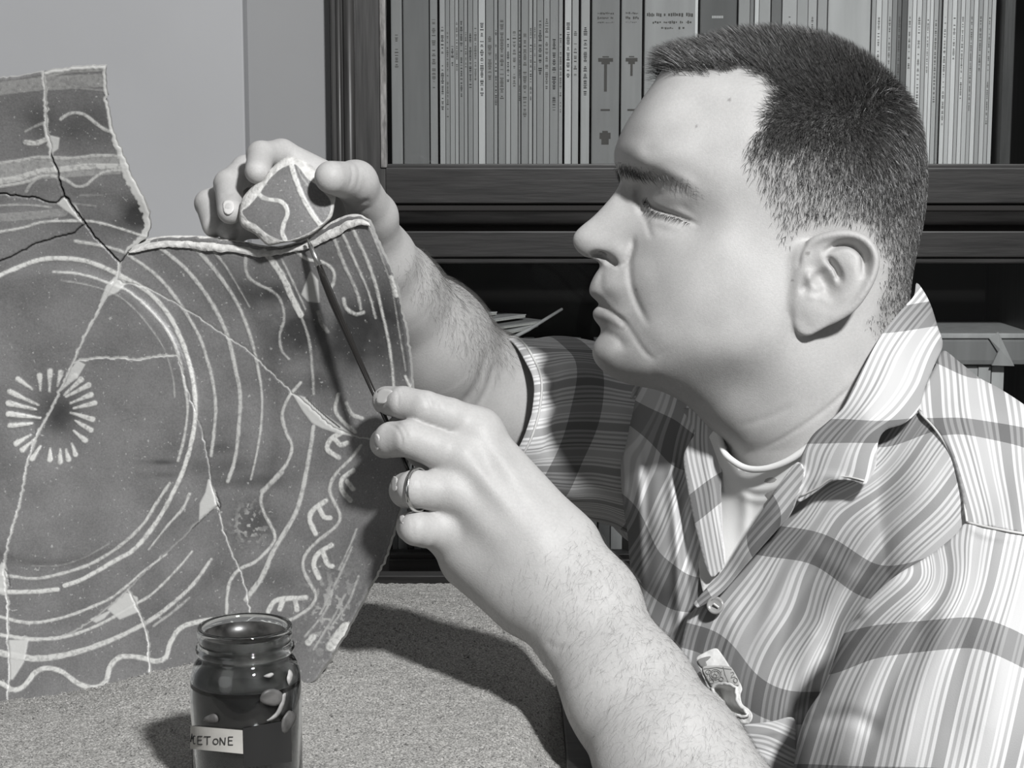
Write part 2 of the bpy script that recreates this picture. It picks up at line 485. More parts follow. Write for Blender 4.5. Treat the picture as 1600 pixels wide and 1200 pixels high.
for i, (p0, p1, g, k) in enumerate(spec):
    yb = YBK + random.uniform(0, .006)
    x0 = xat(p0 + .3, yb); x1 = xat(p1 - .3, yb)
    if k == 'd': zt_ = ztop0 + .02
    else: zt_ = ztop0 + random.uniform(-.01, .015)
    # split long row at the man's head for the labels
    side = 'left' if p0 < 1100 else 'right'
    what = {'j': 'journal', 'b': 'book', 'o': 'book', 'w': 'book', 'd': 'book'}[k]
    e = empty('journal' if k == 'j' else 'book', ((x0 + x1) / 2, yb + .09, zs1), '', 'book', 'books and journals on the upper bookcase shelf')
    if k == 'o': lab = '%s spine with dark column ornaments, %s' % (gname[g], 'wider of the two' if p0 < 950 else 'narrower of the two')
    elif k == 'w': lab = 'broad pale book spine ' + ("left of the man's quiff with three printed lines" if p0 < 1100 else "above the back of the man's head")
    elif k == 'd': lab = "broad black book with small white title above the man's hair"
    else: lab = '%s %s spine, %s volume from the left end of upper shelf' % (gname[g], 'thin' if p1 - p0 < 13 else 'thick', ordn(i))
    e['label'] = lab
    bev = .0016 if k in 'bowd' else .0006
    box('cover', (x0, x1, yb, yb + .17, zs1, zt_), gm(g), e, min(bev, (x1 - x0) * .3))
    box('page_block', (x0 + .001, x1 - .001, yb + .004, yb + .168, zt_ - .004, zt_ + .0006), m_pages, e)
    xm = (x0 + x1) / 2; wd = x1 - x0
    if k in 'jb' and p0 < 925 and not (630 <= p0 < 640):
        za = zat(random.uniform(20, 60)); zb = zat(random.uniform(95, 185))
        scribble(xm, yb, zb, za, min(.0042, wd * .55), i, m=m_ink if i % 2 else m_inkl, parent=e)
    elif k in 'j' and p0 > 1200 and i % 2:
        scribble(xm, yb, zat(random.uniform(60, 200)), zat(20), min(.0025, wd * .5), i, parent=e, m=m_inkl)
    elif k == 'o':
        # stylised column ornament: capital, shaft, base, small device below
        parts = []
        for a_, b_, hw in [(83, 85, .0035), (86, 92, .008), (92, 96, .0045), (96, 140, .0016), (168, 171, .005), (203, 206, .003), (206, 216, .006), (216, 225, .004)]:
            s_ = wd / .030 if p0 < 950 else wd / .028
            dy0 = -20 if p0 >= 950 else 0
            if p0 >= 950 and a_ in (96,): b_ = 115
            if p0 >= 950 and a_ >= 200: dy0 = -22
            za, zb = zat(b_ + 0 * dy0), zat(a_ + 0 * dy0)
            V, Fc = box_vf(xm - hw * s_, xm + hw * s_, yb - .0002, yb + .0001, za, zb); mesh_obj('spine_ornament', V, Fc, m_inkl, e)
        for q, (ya, ybn) in enumerate([(12, 16), (19, 24), (27, 30)]):
            r = random.Random(i * 7 + q); xx = x0 + wd * .2; ps = []
            while xx < x1 - wd * .2:
                w = r.uniform(.001, .0024); ps.append(box_vf(xx, xx + w * .7, yb - .0002, yb + .0001, zat(ybn - r.uniform(0, 1.6)), zat(ya + r.uniform(0, 2.2)))) if r.random() < .86 else None; xx += w
            V, Fc = join_vf(ps); mesh_obj('spine_lettering', V, Fc, m_inkl, e)
    elif k == 'w' and p0 < 1100:
        for q, (ya, ybn, mg_) in enumerate([(13, 20, .04), (26, 31, .15), (36, 40, .28)]):
            r = random.Random(i * 7 + q); xx = x0 + wd * mg_; ps = []
            while xx < x1 - wd * mg_:
                w = r.uniform(.0014, .003); ps.append(box_vf(xx, xx + w * .7, yb - .0002, yb + .0001, zat(ybn - r.uniform(0, 1.6)), zat(ya + r.uniform(0, 2.2)))) if r.random() < .86 else None; xx += w
            V, Fc = join_vf(ps); mesh_obj('spine_lettering', V, Fc, m_inkl, e)
        box('white_edge', (x1 - .0028, x1 + .0001, yb - .0004, yb + .002, zs1, zt_), gm(.6), e, label='white strip down the edge of the spine')
    elif k == 'd':
        ps = []; xx = xat(1111, yb)
        while xx < xat(1128, yb):
            w = random.uniform(.0008, .0018); ps.append(box_vf(xx, xx + w * .7, yb - .0002, yb + .0001, zat(22), zat(18))); xx += w
        V, Fc = join_vf(ps); mesh_obj('spine_lettering', V, Fc, gm(.42), e)

# ------------------------------------------------------------------ lower section: standing volumes and things lying on them
ztl = zat(600, YBK)             # top of the row standing in the lower section
low = []
x = 606
k = 0
while x < 1580:
    w_ = random.choice([9, 11, 13, 16, 19, 22])
    g = random.choice([.14, .18, .22, .26, .35, .3])
    if x < 700: g = [.14, .35, .18, .35, .22, .26, .14, .3][k % 8]; w_ = [9, 16, 10, 12, 9, 14, 10, 13][k % 8]
    if x > 1430: g = [.35, .42, .35][k % 3]; w_ = 21
    yb = YBK + .01 + random.uniform(0, .01)
    x0 = xat(x + .5, yb); x1 = xat(x + w_ - .5, yb)
    vis = x < 690 or x > 1440
    if vis:
        zz = zat(572, yb) if x > 1400 else zat(560 + random.uniform(-8, 12), yb)
        e = empty('book', ((x0 + x1) / 2, yb + .08, zs2), ('%s spine low in the shadow below the hand, volume %s from left' % (gname[g], ordn(k))) if x < 700 else
                  ('%s upright spine under the wrapped parcel at the right, %s there' % (gname[g], ordn(k - klow))), 'book', 'books in the lower bookcase section')
        box('cover', (x0, x1, yb, yb + .15, zs2, zz), gm(g), e, .001)
        box('page_block', (x0 + .001, x1 - .001, yb + .004, yb + .148, zz - .004, zz + .0006), m_pages, e)
        k += 1
    else:
        klow = k
    x += w_
# magazines lying slantwise on the row of books, behind the sleeve
m_mag = [gm(.5), gm(.35), gm(.42), gm(.22)]
yb = YBK + .01
# a low row of books carries them (seen only as their pale tops)
e = empty('book_stack', (xat(800, yb), yb + .08, zs2), 'dark row of closed books under the slanting magazines', 'books')
for q in range(14):
    x0 = xat(700 + q * 20, yb); x1 = xat(718.5 + q * 20, yb)
    box('book', (x0, x1, yb + .004 * (q % 3), yb + .15, zs2, zat(548 + 6 * (q % 2), yb)), gm([.14, .3, .1, .18][q % 4]), e, .001)
def slab(name, P4, th, m, lab, cat, grp=None, m2=None):
    """thin magazine: four top corners (world) and thickness"""
    P4 = [Vector(p) for p in P4]; n = (P4[1] - P4[0]).cross(P4[3] - P4[0]).normalized()
    if n.z < 0: n = -n
    c = sum(P4, Vector()) / 4
    e = empty(name, c - n * th, lab, cat, grp)
    V = [tuple(p) for p in P4] + [tuple(p - n * th * .25) for p in P4]
    Fc = [(0, 1, 2, 3), (7, 6, 5, 4), (0, 4, 5, 1), (1, 5, 6, 2), (2, 6, 7, 3), (3, 7, 4, 0)]
    mesh_obj('cover', V, Fc, m, e)
    V = [tuple(c + (p - c) * .985 - n * th * .27) for p in P4] + [tuple(c + (p - c) * .985 - n * th) for p in P4]
    mesh_obj('page_block', V, Fc, m2 or m_pages, e)
    return e
zc = zat(528, yb + .05)
def mp(px, py, y): return at_y(px, py, y)
mags = [([(690, 498, YBK + .02), (777, 487, YBK + .08), (700, 484, YBK + .14), (640, 490, YBK + .1)], 'pale magazine on top behind the raised forearm', 0),
        ([(690, 510, YBK + .012), (822, 491, YBK + .07), (760, 488, YBK + .13), (640, 500, YBK + .1)], 'second magazine down, fanned out behind the forearm', 1),
        ([(700, 521, YBK + .008), (850, 500, YBK + .06), (800, 494, YBK + .12), (640, 508, YBK + .1)], 'third magazine down of the fanned pile', 3),
        ([(740, 531, YBK + .004), (842, 506, YBK + .055), (800, 500, YBK + .12), (650, 514, YBK + .1)], 'lowest pale magazine of the fanned pile', 2)]
for P4, lab, mi in mags:
    slab('magazine', [mp(*p) for p in P4], .0035, m_mag[mi], lab, 'magazine', 'magazines lying on the lower books')
V, Fc = tube_vf([mp(795, 531, YBK + .0), mp(826, 515, YBK + .02), mp(878, 483, YBK + .06)], [.0022, .0022, .0018], 8)
o = mesh_obj('rolled_paper', V, Fc, gm(.3), origin=mp(826, 515, YBK + .02), smooth=True); tag(o, 'thin rolled paper sticking up slantwise above the sleeve', 'paper')
# wrapped parcel lying on the right-hand books
par = empty('wrapped_parcel', at_y(1520, 572, YBK + .08), 'grey paper wrapped flat parcel lying on books at the right edge', 'parcel')
a = at_y(1455, 571, YBK); b = at_y(1612, 523, YBK)
V, Fc = box_vf(a.x, b.x, YBK, YBK + .14, a.z, b.z - .002, .006)
mesh_obj('wrapping', V, Fc, gm(.18), par, smooth=False)
m_pap = gm(.35)
V, Fc = box_vf(a.x - .002, b.x + .003, YBK - .003, YBK + .145, b.z - .004, b.z + .002, .0015)
mesh_obj('lid_fold', V, Fc, m_pap, par, label='paler folded top sheet of the parcel')
c1 = at_y(1556, 521, YBK - .004)
# folded corner
V = [at_y(1545, 528, YBK - .003), at_y(1560, 519, YBK - .003), at_y(1566, 560, YBK - .004), at_y(1585, 572, YBK - .003), at_y(1550, 571, YBK - .003), at_y(1562, 545, YBK - .006)]
V = [tuple(v) for v in V]
V2 = [(v[0], v[1] + .002, v[2]) for v in V]
Fc = [(0, 1, 5), (1, 3, 5), (3, 4, 5), (4, 2, 5), (0, 5, 2), (6, 11, 7), (7, 11, 9), (9, 11, 10)]
mesh_obj('folded_corner', V + V2, Fc, gm(.3), par, label='creased paper corner of the parcel')

# ------------------------------------------------------------------ table and sand box
tbl = empty('work_table', (-.35, .95, 0), 'dark wooden bench table carrying the sand tray', 'table')
box('table_top', (-.75, .055, .52, 1.36, .735, .765), m_wood, tbl, .003)
for sx in (-.7, 0.0):
    for sy in (.56, 1.28):
        box('leg', (sx, sx + .05, sy, sy + .05, 0, .735), m_wood, tbl, .003)
tray = empty('sand_tray', (-.3, .95, .765), 'shallow wooden box filled with sand under the plate and jar', 'tray')
SX0, SX1, SY0, SY1 = -.62, .03, .60, 1.285
box('bottom_board', (SX0, SX1, SY0, SY1, .765, .775), m_wood, tray)
box('side_board', (SX0 - .015, SX0, SY0 - .015, SY1 + .015, .765, SAND_Z - .012), m_wood, tray, .001)
box('side_board', (SX1, SX1 + .015, SY0 - .015, SY1 + .015, .765, SAND_Z - .012), m_wood, tray, .001)
box('side_board', (SX0, SX1, SY0 - .015, SY0, .765, SAND_Z - .012), m_wood, tray, .001)
box('side_board', (SX0, SX1, SY1, SY1 + .015, .765, SAND_Z - .012), m_wood, tray, .001)
# sand: dense near the jar
ms = mat('fine_sand', (.33, .325, .312), .95, .1, noise=(900, .55, 3), bump=(700, .9, .0012))
n1, n2 = 400, 400
xs = np.linspace(SX0, SX1, n1); ys = np.linspace(SY0, SY1, n2)
X, Y = np.meshgrid(xs, ys)
Z = SAND_Z + .006 * (fbm(X * 1000, Y * 1000, 90) - .5) + .0022 * (fbm(X * 1000, Y * 1000, 12) - .5) + .0012 * (rng.random(X.shape) - .5)
# bank of sand against the plate on the left, slight fall towards the back right
bank = np.interp(X, [-.40, -.32, -.275, -.245, -.209, -.190, -.16, -.12, -.06, 0], [-.020, -.018, -.010, -.004, .006, .011, .010, .007, .002, 0])
Z += bank * np.exp(-((Y - 1.0) ** 2) / .006)
Z -= .010 * sstep(1.10, 1.25, Y)
edge = np.minimum(np.minimum(X - SX0, SX1 - X), np.minimum(Y - SY0, SY1 - Y))
Z -= .02 * (1 - sstep(0, .03, edge))
V = np.stack((X, Y, Z), -1).reshape(-1, 3)
idx = np.arange(n1 * n2).reshape(n2, n1)
Q = np.stack((idx[:-1, :-1], idx[:-1, 1:], idx[1:, 1:], idx[1:, :-1]), -1).reshape(-1, 4)
o = mesh_obj('sand', V, Q, ms, origin=(0, .95, SAND_Z), smooth=True); tag(o, 'loose pale sand filling the tray around plate and jar', 'sand'); o['kind'] = 'stuff'
# scattered coarser grains, one joined layer
m_gr = mat('coarse_sand_grains', (.3, .295, .285), .9, .2, noise=(150, .7))
gv = []; gf = []
oct_ = np.array([(1, 0, 0), (-1, 0, 0), (0, 1, 0), (0, -1, 0), (0, 0, 1)], float); of = [(0, 2, 4), (2, 1, 4), (1, 3, 4), (3, 0, 4)]
NG = 26000
gx = rng.uniform(-.5, .025, NG); gy = rng.uniform(.72, 1.2, NG)
iz = Z[np.clip(((gy - SY0) / (SY1 - SY0) * (n2 - 1)).round().astype(int), 0, n2 - 1), np.clip(((gx - SX0) / (SX1 - SX0) * (n1 - 1)).round().astype(int), 0, n1 - 1)]
gs = rng.uniform(.00035, .0009, NG)
GV = (np.stack((gx, gy, iz), 1)[:, None] + oct_[None] * gs[:, None, None] * rng.uniform(.6, 1.3, (NG, 5, 1))).reshape(-1, 3)
GF = (np.array(of)[None] + (np.arange(NG) * 5)[:, None, None]).reshape(-1, 3)
o = mesh_obj('sand_grains', GV, GF, m_gr, origin=(0, .95, SAND_Z)); tag(o, 'coarse grains scattered over the sand surface', 'sand'); o['kind'] = 'stuff'
# ================================================================== POTTERY PLATE
PC = np.array((78., 650.)); PR = 575.
def plate_depth(x, y):
    r = np.hypot((x - PC[0]), (y - PC[1]) * (1.0)) / PR
    d = 1.045 - .042 * r ** 2 - .014 * r ** 4
    # central boss in the well
    d = d + .006 * np.exp(-(r / .10) ** 2)
    # slight lean back to the top
    d = d + .000006 * (650 - y)
    # low turned steps between ring zones
    d = d + .0012 * np.tanh((r - .40) / .012) - .0012 * np.tanh((r - .62) / .02)
    return d
def to3(P2):
    return csa(np.stack((P2[:, 0], P2[:, 1], plate_depth(P2[:, 0], P2[:, 1])), 1))
# cracks (pixels of the 1600x1200 frame)
top_edge = [(200, 393), (210, 383), (227, 377), (245, 373), (267, 371), (300, 371), (333, 373), (355, 377), (380, 380), (410, 386), (440, 387), (475, 377), (497, 364), (517, 350), (542, 339), (562, 338), (575, 345)]
right_edge = [(575, 345), (587, 375), (602, 405), (615, 432), (622, 462), (632, 510), (638, 543), (643, 607), (642, 660), (634, 740), (618, 820), (598, 880), (581, 908), (572, 925), (556, 955), (540, 987), (524, 1012), (505, 1042), (492, 1062)]
bottom = [(492, 1062), (450, 1085), (380, 1102), (300, 1110), (200, 1125), (100, 1140), (11, 1150)]
ck_left = [(187, 410), (185, 428), (183, 437), (175, 447), (167, 460), (158, 476), (150, 493), (138, 514), (127, 537), (120, 553), (114, 567), (104, 590), (97, 604), (88, 622), (80, 640), (68, 661), (57, 683), (50, 702), (43, 723), (38, 748), (33, 777), (24, 810), (13, 847), (8, 870), (6, 889), (10, 915), (11, 937), (12, 965), (13, 994), (14, 1030), (15, 1061), (11, 1110), (11, 1150)]
ck_top = [(183, 437), (197, 443), (212, 444), (227, 448), (250, 460), (273, 472), (290, 484), (307, 493), (325, 506), (340, 517), (362, 530), (383, 543), (397, 556), (410, 570), (436, 594), (461, 617), (480, 632), (500, 650), (520, 668), (540, 676), (556, 682), (600, 690), (641, 700)]
ck_h = [(114, 567), (130, 562), (148, 560), (167, 558), (190, 559), (213, 562), (245, 557), (277, 555)]
ck_v = [(277, 555), (284, 578), (290, 600), (297, 618), (303, 637), (310, 658), (317, 680), (323, 707), (327, 733), (329, 750), (333, 768), (340, 790)]
ck_v2 = [(340, 790), (344, 805), (348, 822), (355, 845), (363, 864), (371, 882), (378, 900), (386, 922), (392, 960), (396, 1010), (400, 1098)]
ck_d = [(340, 790), (328, 797), (311, 814), (297, 828), (281, 844), (262, 862), (240, 881), (218, 902), (200, 922)]
ck_d2 = [(200, 922), (180, 940), (161, 955), (135, 975), (109, 990), (92, 995), (75, 997), (45, 997), (13, 994)]
ck_b = [(200, 922), (206, 932), (215, 952), (225, 975), (230, 992), (232, 1012), (234, 1050), (236, 1120)]
cu1 = [(68, 113), (70, 135), (72, 160), (71, 180), (73, 205), (80, 225), (80, 243), (88, 262), (94, 285), (100, 307)]
cu2 = [(100, 307), (110, 318), (118, 330), (133, 350)]
cu3 = [(133, 350), (145, 366), (156, 378), (167, 389), (178, 401), (187, 410)]
cu4 = [(-120, 300), (-20, 300), (30, 307), (60, 310), (75, 316), (87, 317), (100, 307)]
cu5 = [(-120, 440), (-30, 422), (25, 397), (45, 386), (67, 377), (92, 370), (117, 363), (133, 350)]
tl_top = [(-120, 132), (-40, 128), (20, 121), (47, 117), (68, 113)]
tr_top = [(68, 113), (85, 109), (117, 105), (140, 104), (165, 103)]
tr_right = [(165, 103), (165, 120), (166, 140), (168, 160), (171, 180), (177, 207), (183, 222), (190, 237), (197, 254), (203, 270), (211, 284), (217, 297), (225, 313), (230, 327), (234, 345), (234, 357), (230, 370), (215, 382), (200, 393)]
def rv(l): return list(l)[::-1]
def chain(*ls):
    out = []
    for l in ls:
        for p in l:
            if not out or np.hypot(out[-1][0] - p[0], out[-1][1] - p[1]) > .5: out.append(tuple(p))
    if np.hypot(out[0][0] - out[-1][0], out[0][1] - out[-1][1]) < .5: out.pop()
    return out
_jit = {}
def rough_line(pts, amp=.9, step=5.0):
    """resample straight segments with a repeatable jitter so that neighbours share the same edge"""
    out = []
    for a, b in zip(pts[:-1], pts[1:]):
        key = tuple(sorted((tuple(np.round(a, 1)), tuple(np.round(b, 1)))))
        flip = key[0] != tuple(np.round(a, 1))
        if key not in _jit:
            p, q = np.array(key[0]), np.array(key[1]); L = np.linalg.norm(q - p); k = max(1, int(L / step))
            nrm = np.array((-(q - p)[1], (q - p)[0])) / (L + 1e-9)
            r = np.random.default_rng(int(abs(p[0] * 31 + p[1] * 17 + q[0] * 7)) + 5)
            _jit[key] = [p + (q - p) * i / k + (nrm * r.normal(0, amp) if 0 < i < k else 0) for i in range(k + 1)]
        seq = _jit[key][::-1] if flip else _jit[key]
        out += [tuple(s) for s in seq[:-1]]
    out.append(tuple(pts[-1]))
    return out
def R(l, amp=.8): return rough_line(l, amp)
j0 = [(200, 393), (187, 410)]
left_far = [(-120, 440), (-120, 1160), (11, 1150)]
regions = {
 'upper_left': chain(R(tl_top), R(cu1), rv(R(cu4))),
 'upper': chain(R(tr_top), R(tr_right), R(j0), rv(R(cu3)), rv(R(cu2)), rv(R(cu1))),
 'wedge': chain(R(cu4), R(cu2), rv(R(cu5))),
 'left': chain(R(cu5), R(cu3), R(ck_left), rv(R(left_far, 0))),
 'main': chain(R(top_edge), R(right_edge[:8] + [(641, 700)] if False else [p for p in right_edge if p[1] <= 660] + [(641, 700)]), rv(R(ck_top)), rv(R([(187, 410), (185, 428), (183, 437)])), rv(R(j0))),
 'right': chain(R(ck_top), R([(641, 700)] + [p for p in right_edge if p[1] > 700]), R(bottom[:3] + [(400, 1098)]) if False else R([(492, 1062), (450, 1085), (400, 1098)]), rv(R(ck_v2)), rv(R(ck_v)), rv(R(ck_h)), rv(R(ck_left[2:11]))),
 'centre': chain(R(ck_h), R(ck_v), R(ck_d), R(ck_d2), rv(R(ck_left[10:29]))),
 'lower': chain(R(ck_d), R(ck_b), R([(236, 1120), (300, 1110), (380, 1102), (400, 1098)]), rv(R(ck_v2))),
 'lower_left': chain(rv(R(ck_d2)), R(ck_b), R([(236, 1120), (200, 1125), (100, 1140), (11, 1150)]), rv(R(ck_left[28:]))),
}
# painted slip decoration: (width px, strength, points)
LN = []
def ln(w, *pts, s=1.0, w2=None): LN.append((w, w2 if w2 is not None else w, s, smooth_line(pts, 4)))
ln(7, (-60, 470), (-20, 440), (23, 420), (67, 405), (117, 405), (150, 413), (183, 428), (227, 453), (260, 487), (283, 530), (297, 573), (304, 613), (305, 653), (297, 700), (283, 743), (260, 790), (240, 822), (210, 858), (180, 876), (131, 904), (101, 915))
ln(7, (-60, 905), (-20, 920), (20, 925), (60, 924), (90, 921), s=.95)
ln(4, (83, 425), (117, 427), (150, 435), (180, 447), (200, 455), (233, 483), (263, 520), (280, 560), (288, 600), (293, 640), (287, 687), (278, 720), s=.8)
ln(5, (265, 755), (244, 787), (225, 817), (195, 847), (150, 877), (105, 894), (56, 904), (15, 900), (-40, 893), s=.8)
ln(5, (296, 772), (285, 795), (262, 821), (232, 859), s=.8, w2=2)
ln(2, (95, 438), (140, 446), (180, 460), (207, 480), (233, 510), (257, 547), (270, 590), (273, 620), s=.45)
ln(2, (50, 884), (90, 884), (130, 872), (170, 850), s=.3)
ln(4, (-60, 372), (30, 357), (67, 347), (117, 345), (150, 347), (187, 357), (227, 370), s=.8)
ln(3, (-60, 330), (-10, 322), (40, 320), (80, 324), s=.5)
ln(5, (117, 377), (150, 382), (187, 392), (213, 407), (247, 433), (280, 473), (310, 523), (323, 560), (333, 600), (337, 640), (334, 677), (330, 712), s=.75)
ln(6, (247, 385), (267, 400), (293, 423), (320, 457), (340, 490), (357, 530), (368, 577), (375, 617), (373, 667), (367, 717), (356, 752), s=.72)
ln(6, (299, 384), (317, 400), (347, 437), (370, 473), (387, 513), (399, 556), (408, 607), (409, 648), (403, 699), (392, 749), s=.75, w2=3)
ln(4, (330, 388), (353, 417), (373, 450), (390, 480), s=.6, w2=2)
ln(10, (412, 393), (421, 402), (442, 433), (458, 469), (470, 492), s=.95)
ln(4, (470, 492), (483, 533), (488, 579), (490, 616), s=.5)
ln(6, (490, 666), (483, 712), (470, 777), (456, 813), (428, 859), (410, 900), (384, 937), s=.75, w2=8)
ln(3, (440, 405), (460, 446), (477, 483), s=.6)
ln(5, (520, 368), (538, 414), (557, 455), (564, 483), s=.7)
ln(5, (534, 362), (557, 414), (575, 455), (587, 497), s=.85, w2=3)
ln(6, (548, 352), (571, 400), (587, 446), (598, 492), (607, 533), (613, 579), (616, 620), s=.9, w2=4)
ln(2, (576, 352), (597, 405), (612, 450), (624, 520), (634, 580), s=.6)
ln(7, (611, 433), (615, 448), (619, 462), s=1)
ln(5, (633, 588), (641, 605), s=1)
ln(5, (384, 394), (384, 420), (390, 435), (405, 445), (425, 455), (438, 469), (444, 497), (437, 524), (440, 547), (451, 561), s=.55, w2=4)
ln(5, (470, 598), (451, 621), (441, 648), (447, 676), (456, 699), (447, 726), (419, 758), (408, 777), (412, 800), (428, 832), (426, 850), (400, 877), (375, 889), (360, 907), (355, 930), (354, 958), s=.8)
ln(8, (410, 768), (440, 738), s=.6)
ln(5, (462, 392), (480, 405), (505, 410), (520, 422), (522, 438), (515, 456), s=.95)
ln(6, (537, 467), (541, 482), (557, 491), (568, 488), s=.85)
ln(6, (497, 488), (502, 505), (512, 518), s=.35)
ln(6, (529, 616), (524, 639), (534, 657), (555, 675), s=.85)
ln(6, (541, 630), (550, 647), (566, 654), s=.75)
ln(5, (564, 696), (548, 717), (525, 740), (515, 763), (520, 781), (531, 804), (525, 822), (497, 845), (479, 864), (473, 882), (477, 898), (493, 929), (487, 946), (470, 960), (453, 969), s=.75)
for hk in ([(532, 677), (515, 688), (512, 703), (529, 715)], [(521, 684), (532, 695), (542, 692)], [(552, 735), (535, 749), (535, 767), (548, 782)], [(542, 752), (552, 764)],
           [(509, 783), (489, 797), (484, 813), (493, 834)], [(499, 794), (506, 808), (516, 809)], [(518, 852), (498, 864), (490, 882), (498, 903)], [(505, 863), (511, 881), (519, 885)],
           [(478, 934), (441, 936), (427, 941), (419, 956)], [(442, 938), (437, 952)], [(461, 937), (464, 953)]):
    ln(8, *hk, s=1)
for a, b, c in (((519, 926), (507, 957), (476, 995)), ((539, 929), (525, 957), (490, 1015)), ((550, 855), (530, 900), (500, 960)), ((557, 827), (548, 850), (530, 890)), ((560, 900), (545, 940), (520, 975))):
    ln(3.5, a, b, c, s=.5)
ln(17, (540, 980), (527, 995), (517, 1010), s=.95)
ln(11, (489, 996), (482, 1004), s=.9)
ln(6, (-60, 950), (0, 964), (45, 973), (94, 966), (142, 949), (180, 930), (225, 892), (260, 866), s=.85, w2=3)
ln(7, (-60, 980), (0, 992), (56, 999), (105, 994), (157, 975), (210, 945), (240, 926), (277, 889), (300, 862), s=.85, w2=3)
ln(12, (-60, 1006), (0, 1020), (56, 1029), (112, 1021), (169, 1002), (225, 975), (262, 949), (300, 915), (330, 874), s=.85, w2=5)
ln(4, (240, 978), (270, 956), (296, 934), s=.5)
ln(8, (-60, 1050), (0, 1067), (19, 1078), (37, 1072), (56, 1050), (75, 1044), (97, 1050), (124, 1069), (150, 1074), (165, 1065), (172, 1042), (187, 1027), (217, 1027), (244, 1033), (259, 1027), (266, 1005), (281, 982), (304, 973), (330, 968), s=.95)
# upper fragment bands
ln(34, (-60, 280), (20, 268), (100, 262), (190, 256), s=.3)
ln(22, (-60, 148), (20, 136), (100, 128), (160, 126), s=.3)
ln(14, (-60, 345), (30, 338), (100, 332), s=.22)
ln(9, (70, 118), (110, 110), (160, 107), s=.45)
ln(3, (75, 140), (120, 138), (165, 142), s=.3)
ln(5, (95, 186), (105, 179), (117, 176), (133, 180), (150, 193), (163, 202), (178, 208), s=.75)
ln(8, (40, 222), (56, 224), (72, 218), s=.8)
ln(10, (-60, 290), (20, 280), (60, 268), (100, 264), (140, 260), (195, 260), s=.75)
ln(5, (-60, 262), (20, 252), (60, 246), (110, 247), (150, 243), (190, 244), s=.6)
ln(5, (-60, 300), (32, 286), (70, 274), (100, 280), (118, 291), (133, 290), (147, 278), (165, 268), (190, 266), s=.7)
ln(4, (40, 300), (52, 284), (75, 274), (92, 280), s=.5)
ln(3, (125, 305), (160, 305), s=.25); ln(3, (115, 318), (150, 322), s=.25)
ln(4, (40, 205), (60, 195), (75, 190), s=.4)
# sunburst
rays = [((28, 592), (50, 608)), ((62, 587), (63, 610)), ((78, 580), (77, 612)), ((95, 582), (90, 603)), ((117, 588), (90, 613)), ((127, 593), (100, 617)), ((138, 602), (103, 620)), ((142, 617), (110, 630)), ((148, 630), (115, 638)), ((145, 655), (110, 645)), ((142, 672), (117, 657)), ((133, 688), (115, 673)), ((118, 710), (112, 693)), ((107, 718), (103, 702)), ((94, 722), (94, 702)), ((78, 718), (78, 700)), ((50, 717), (63, 697)), ((35, 703), (53, 687)), ((25, 693), (47, 680)), ((15, 665), (50, 662)), ((13, 647), (63, 653)), ((13, 630), (57, 640)), ((15, 612), (60, 633))]
for a, b in rays: ln(9, a, b, s=1, w2=3)
patches = [[(169, 952), (195, 926), (214, 934), (214, 956), (187, 967)], [(142, 968), (172, 955), (162, 966), (150, 972)], [(15, 1001), (43, 1001), (36, 1035), (19, 1061), (14, 1061)],
           [(326, 750), (337, 772), (342, 791), (330, 796), (319, 806), (312, 812), (313, 787), (322, 770)],
           [(459, 617), (478, 622), (503, 645), (530, 665), (552, 681), (530, 677), (503, 668), (488, 660), (474, 642)],
           [(485, 425), (472, 460), (481, 470), (498, 472), (496, 438)], [(80, 213), (92, 216), (90, 232), (82, 238), (74, 226)],
           [(167, 447), (183, 430), (196, 442), (183, 456), (168, 462), (160, 475), (158, 470)], [(108, 580), (122, 565), (132, 570), (120, 590), (104, 600)],
           [(3, 880), (10, 890), (9, 930), (-8, 925), (-12, 905)], [(100, 310), (118, 322), (133, 350), (112, 334), (90, 318)]]
darks = [((640, 500), 0, 0, 0)]
mp_clay = bpy.data.materials.new('slip_painted_earthenware'); mp_clay.use_nodes = True
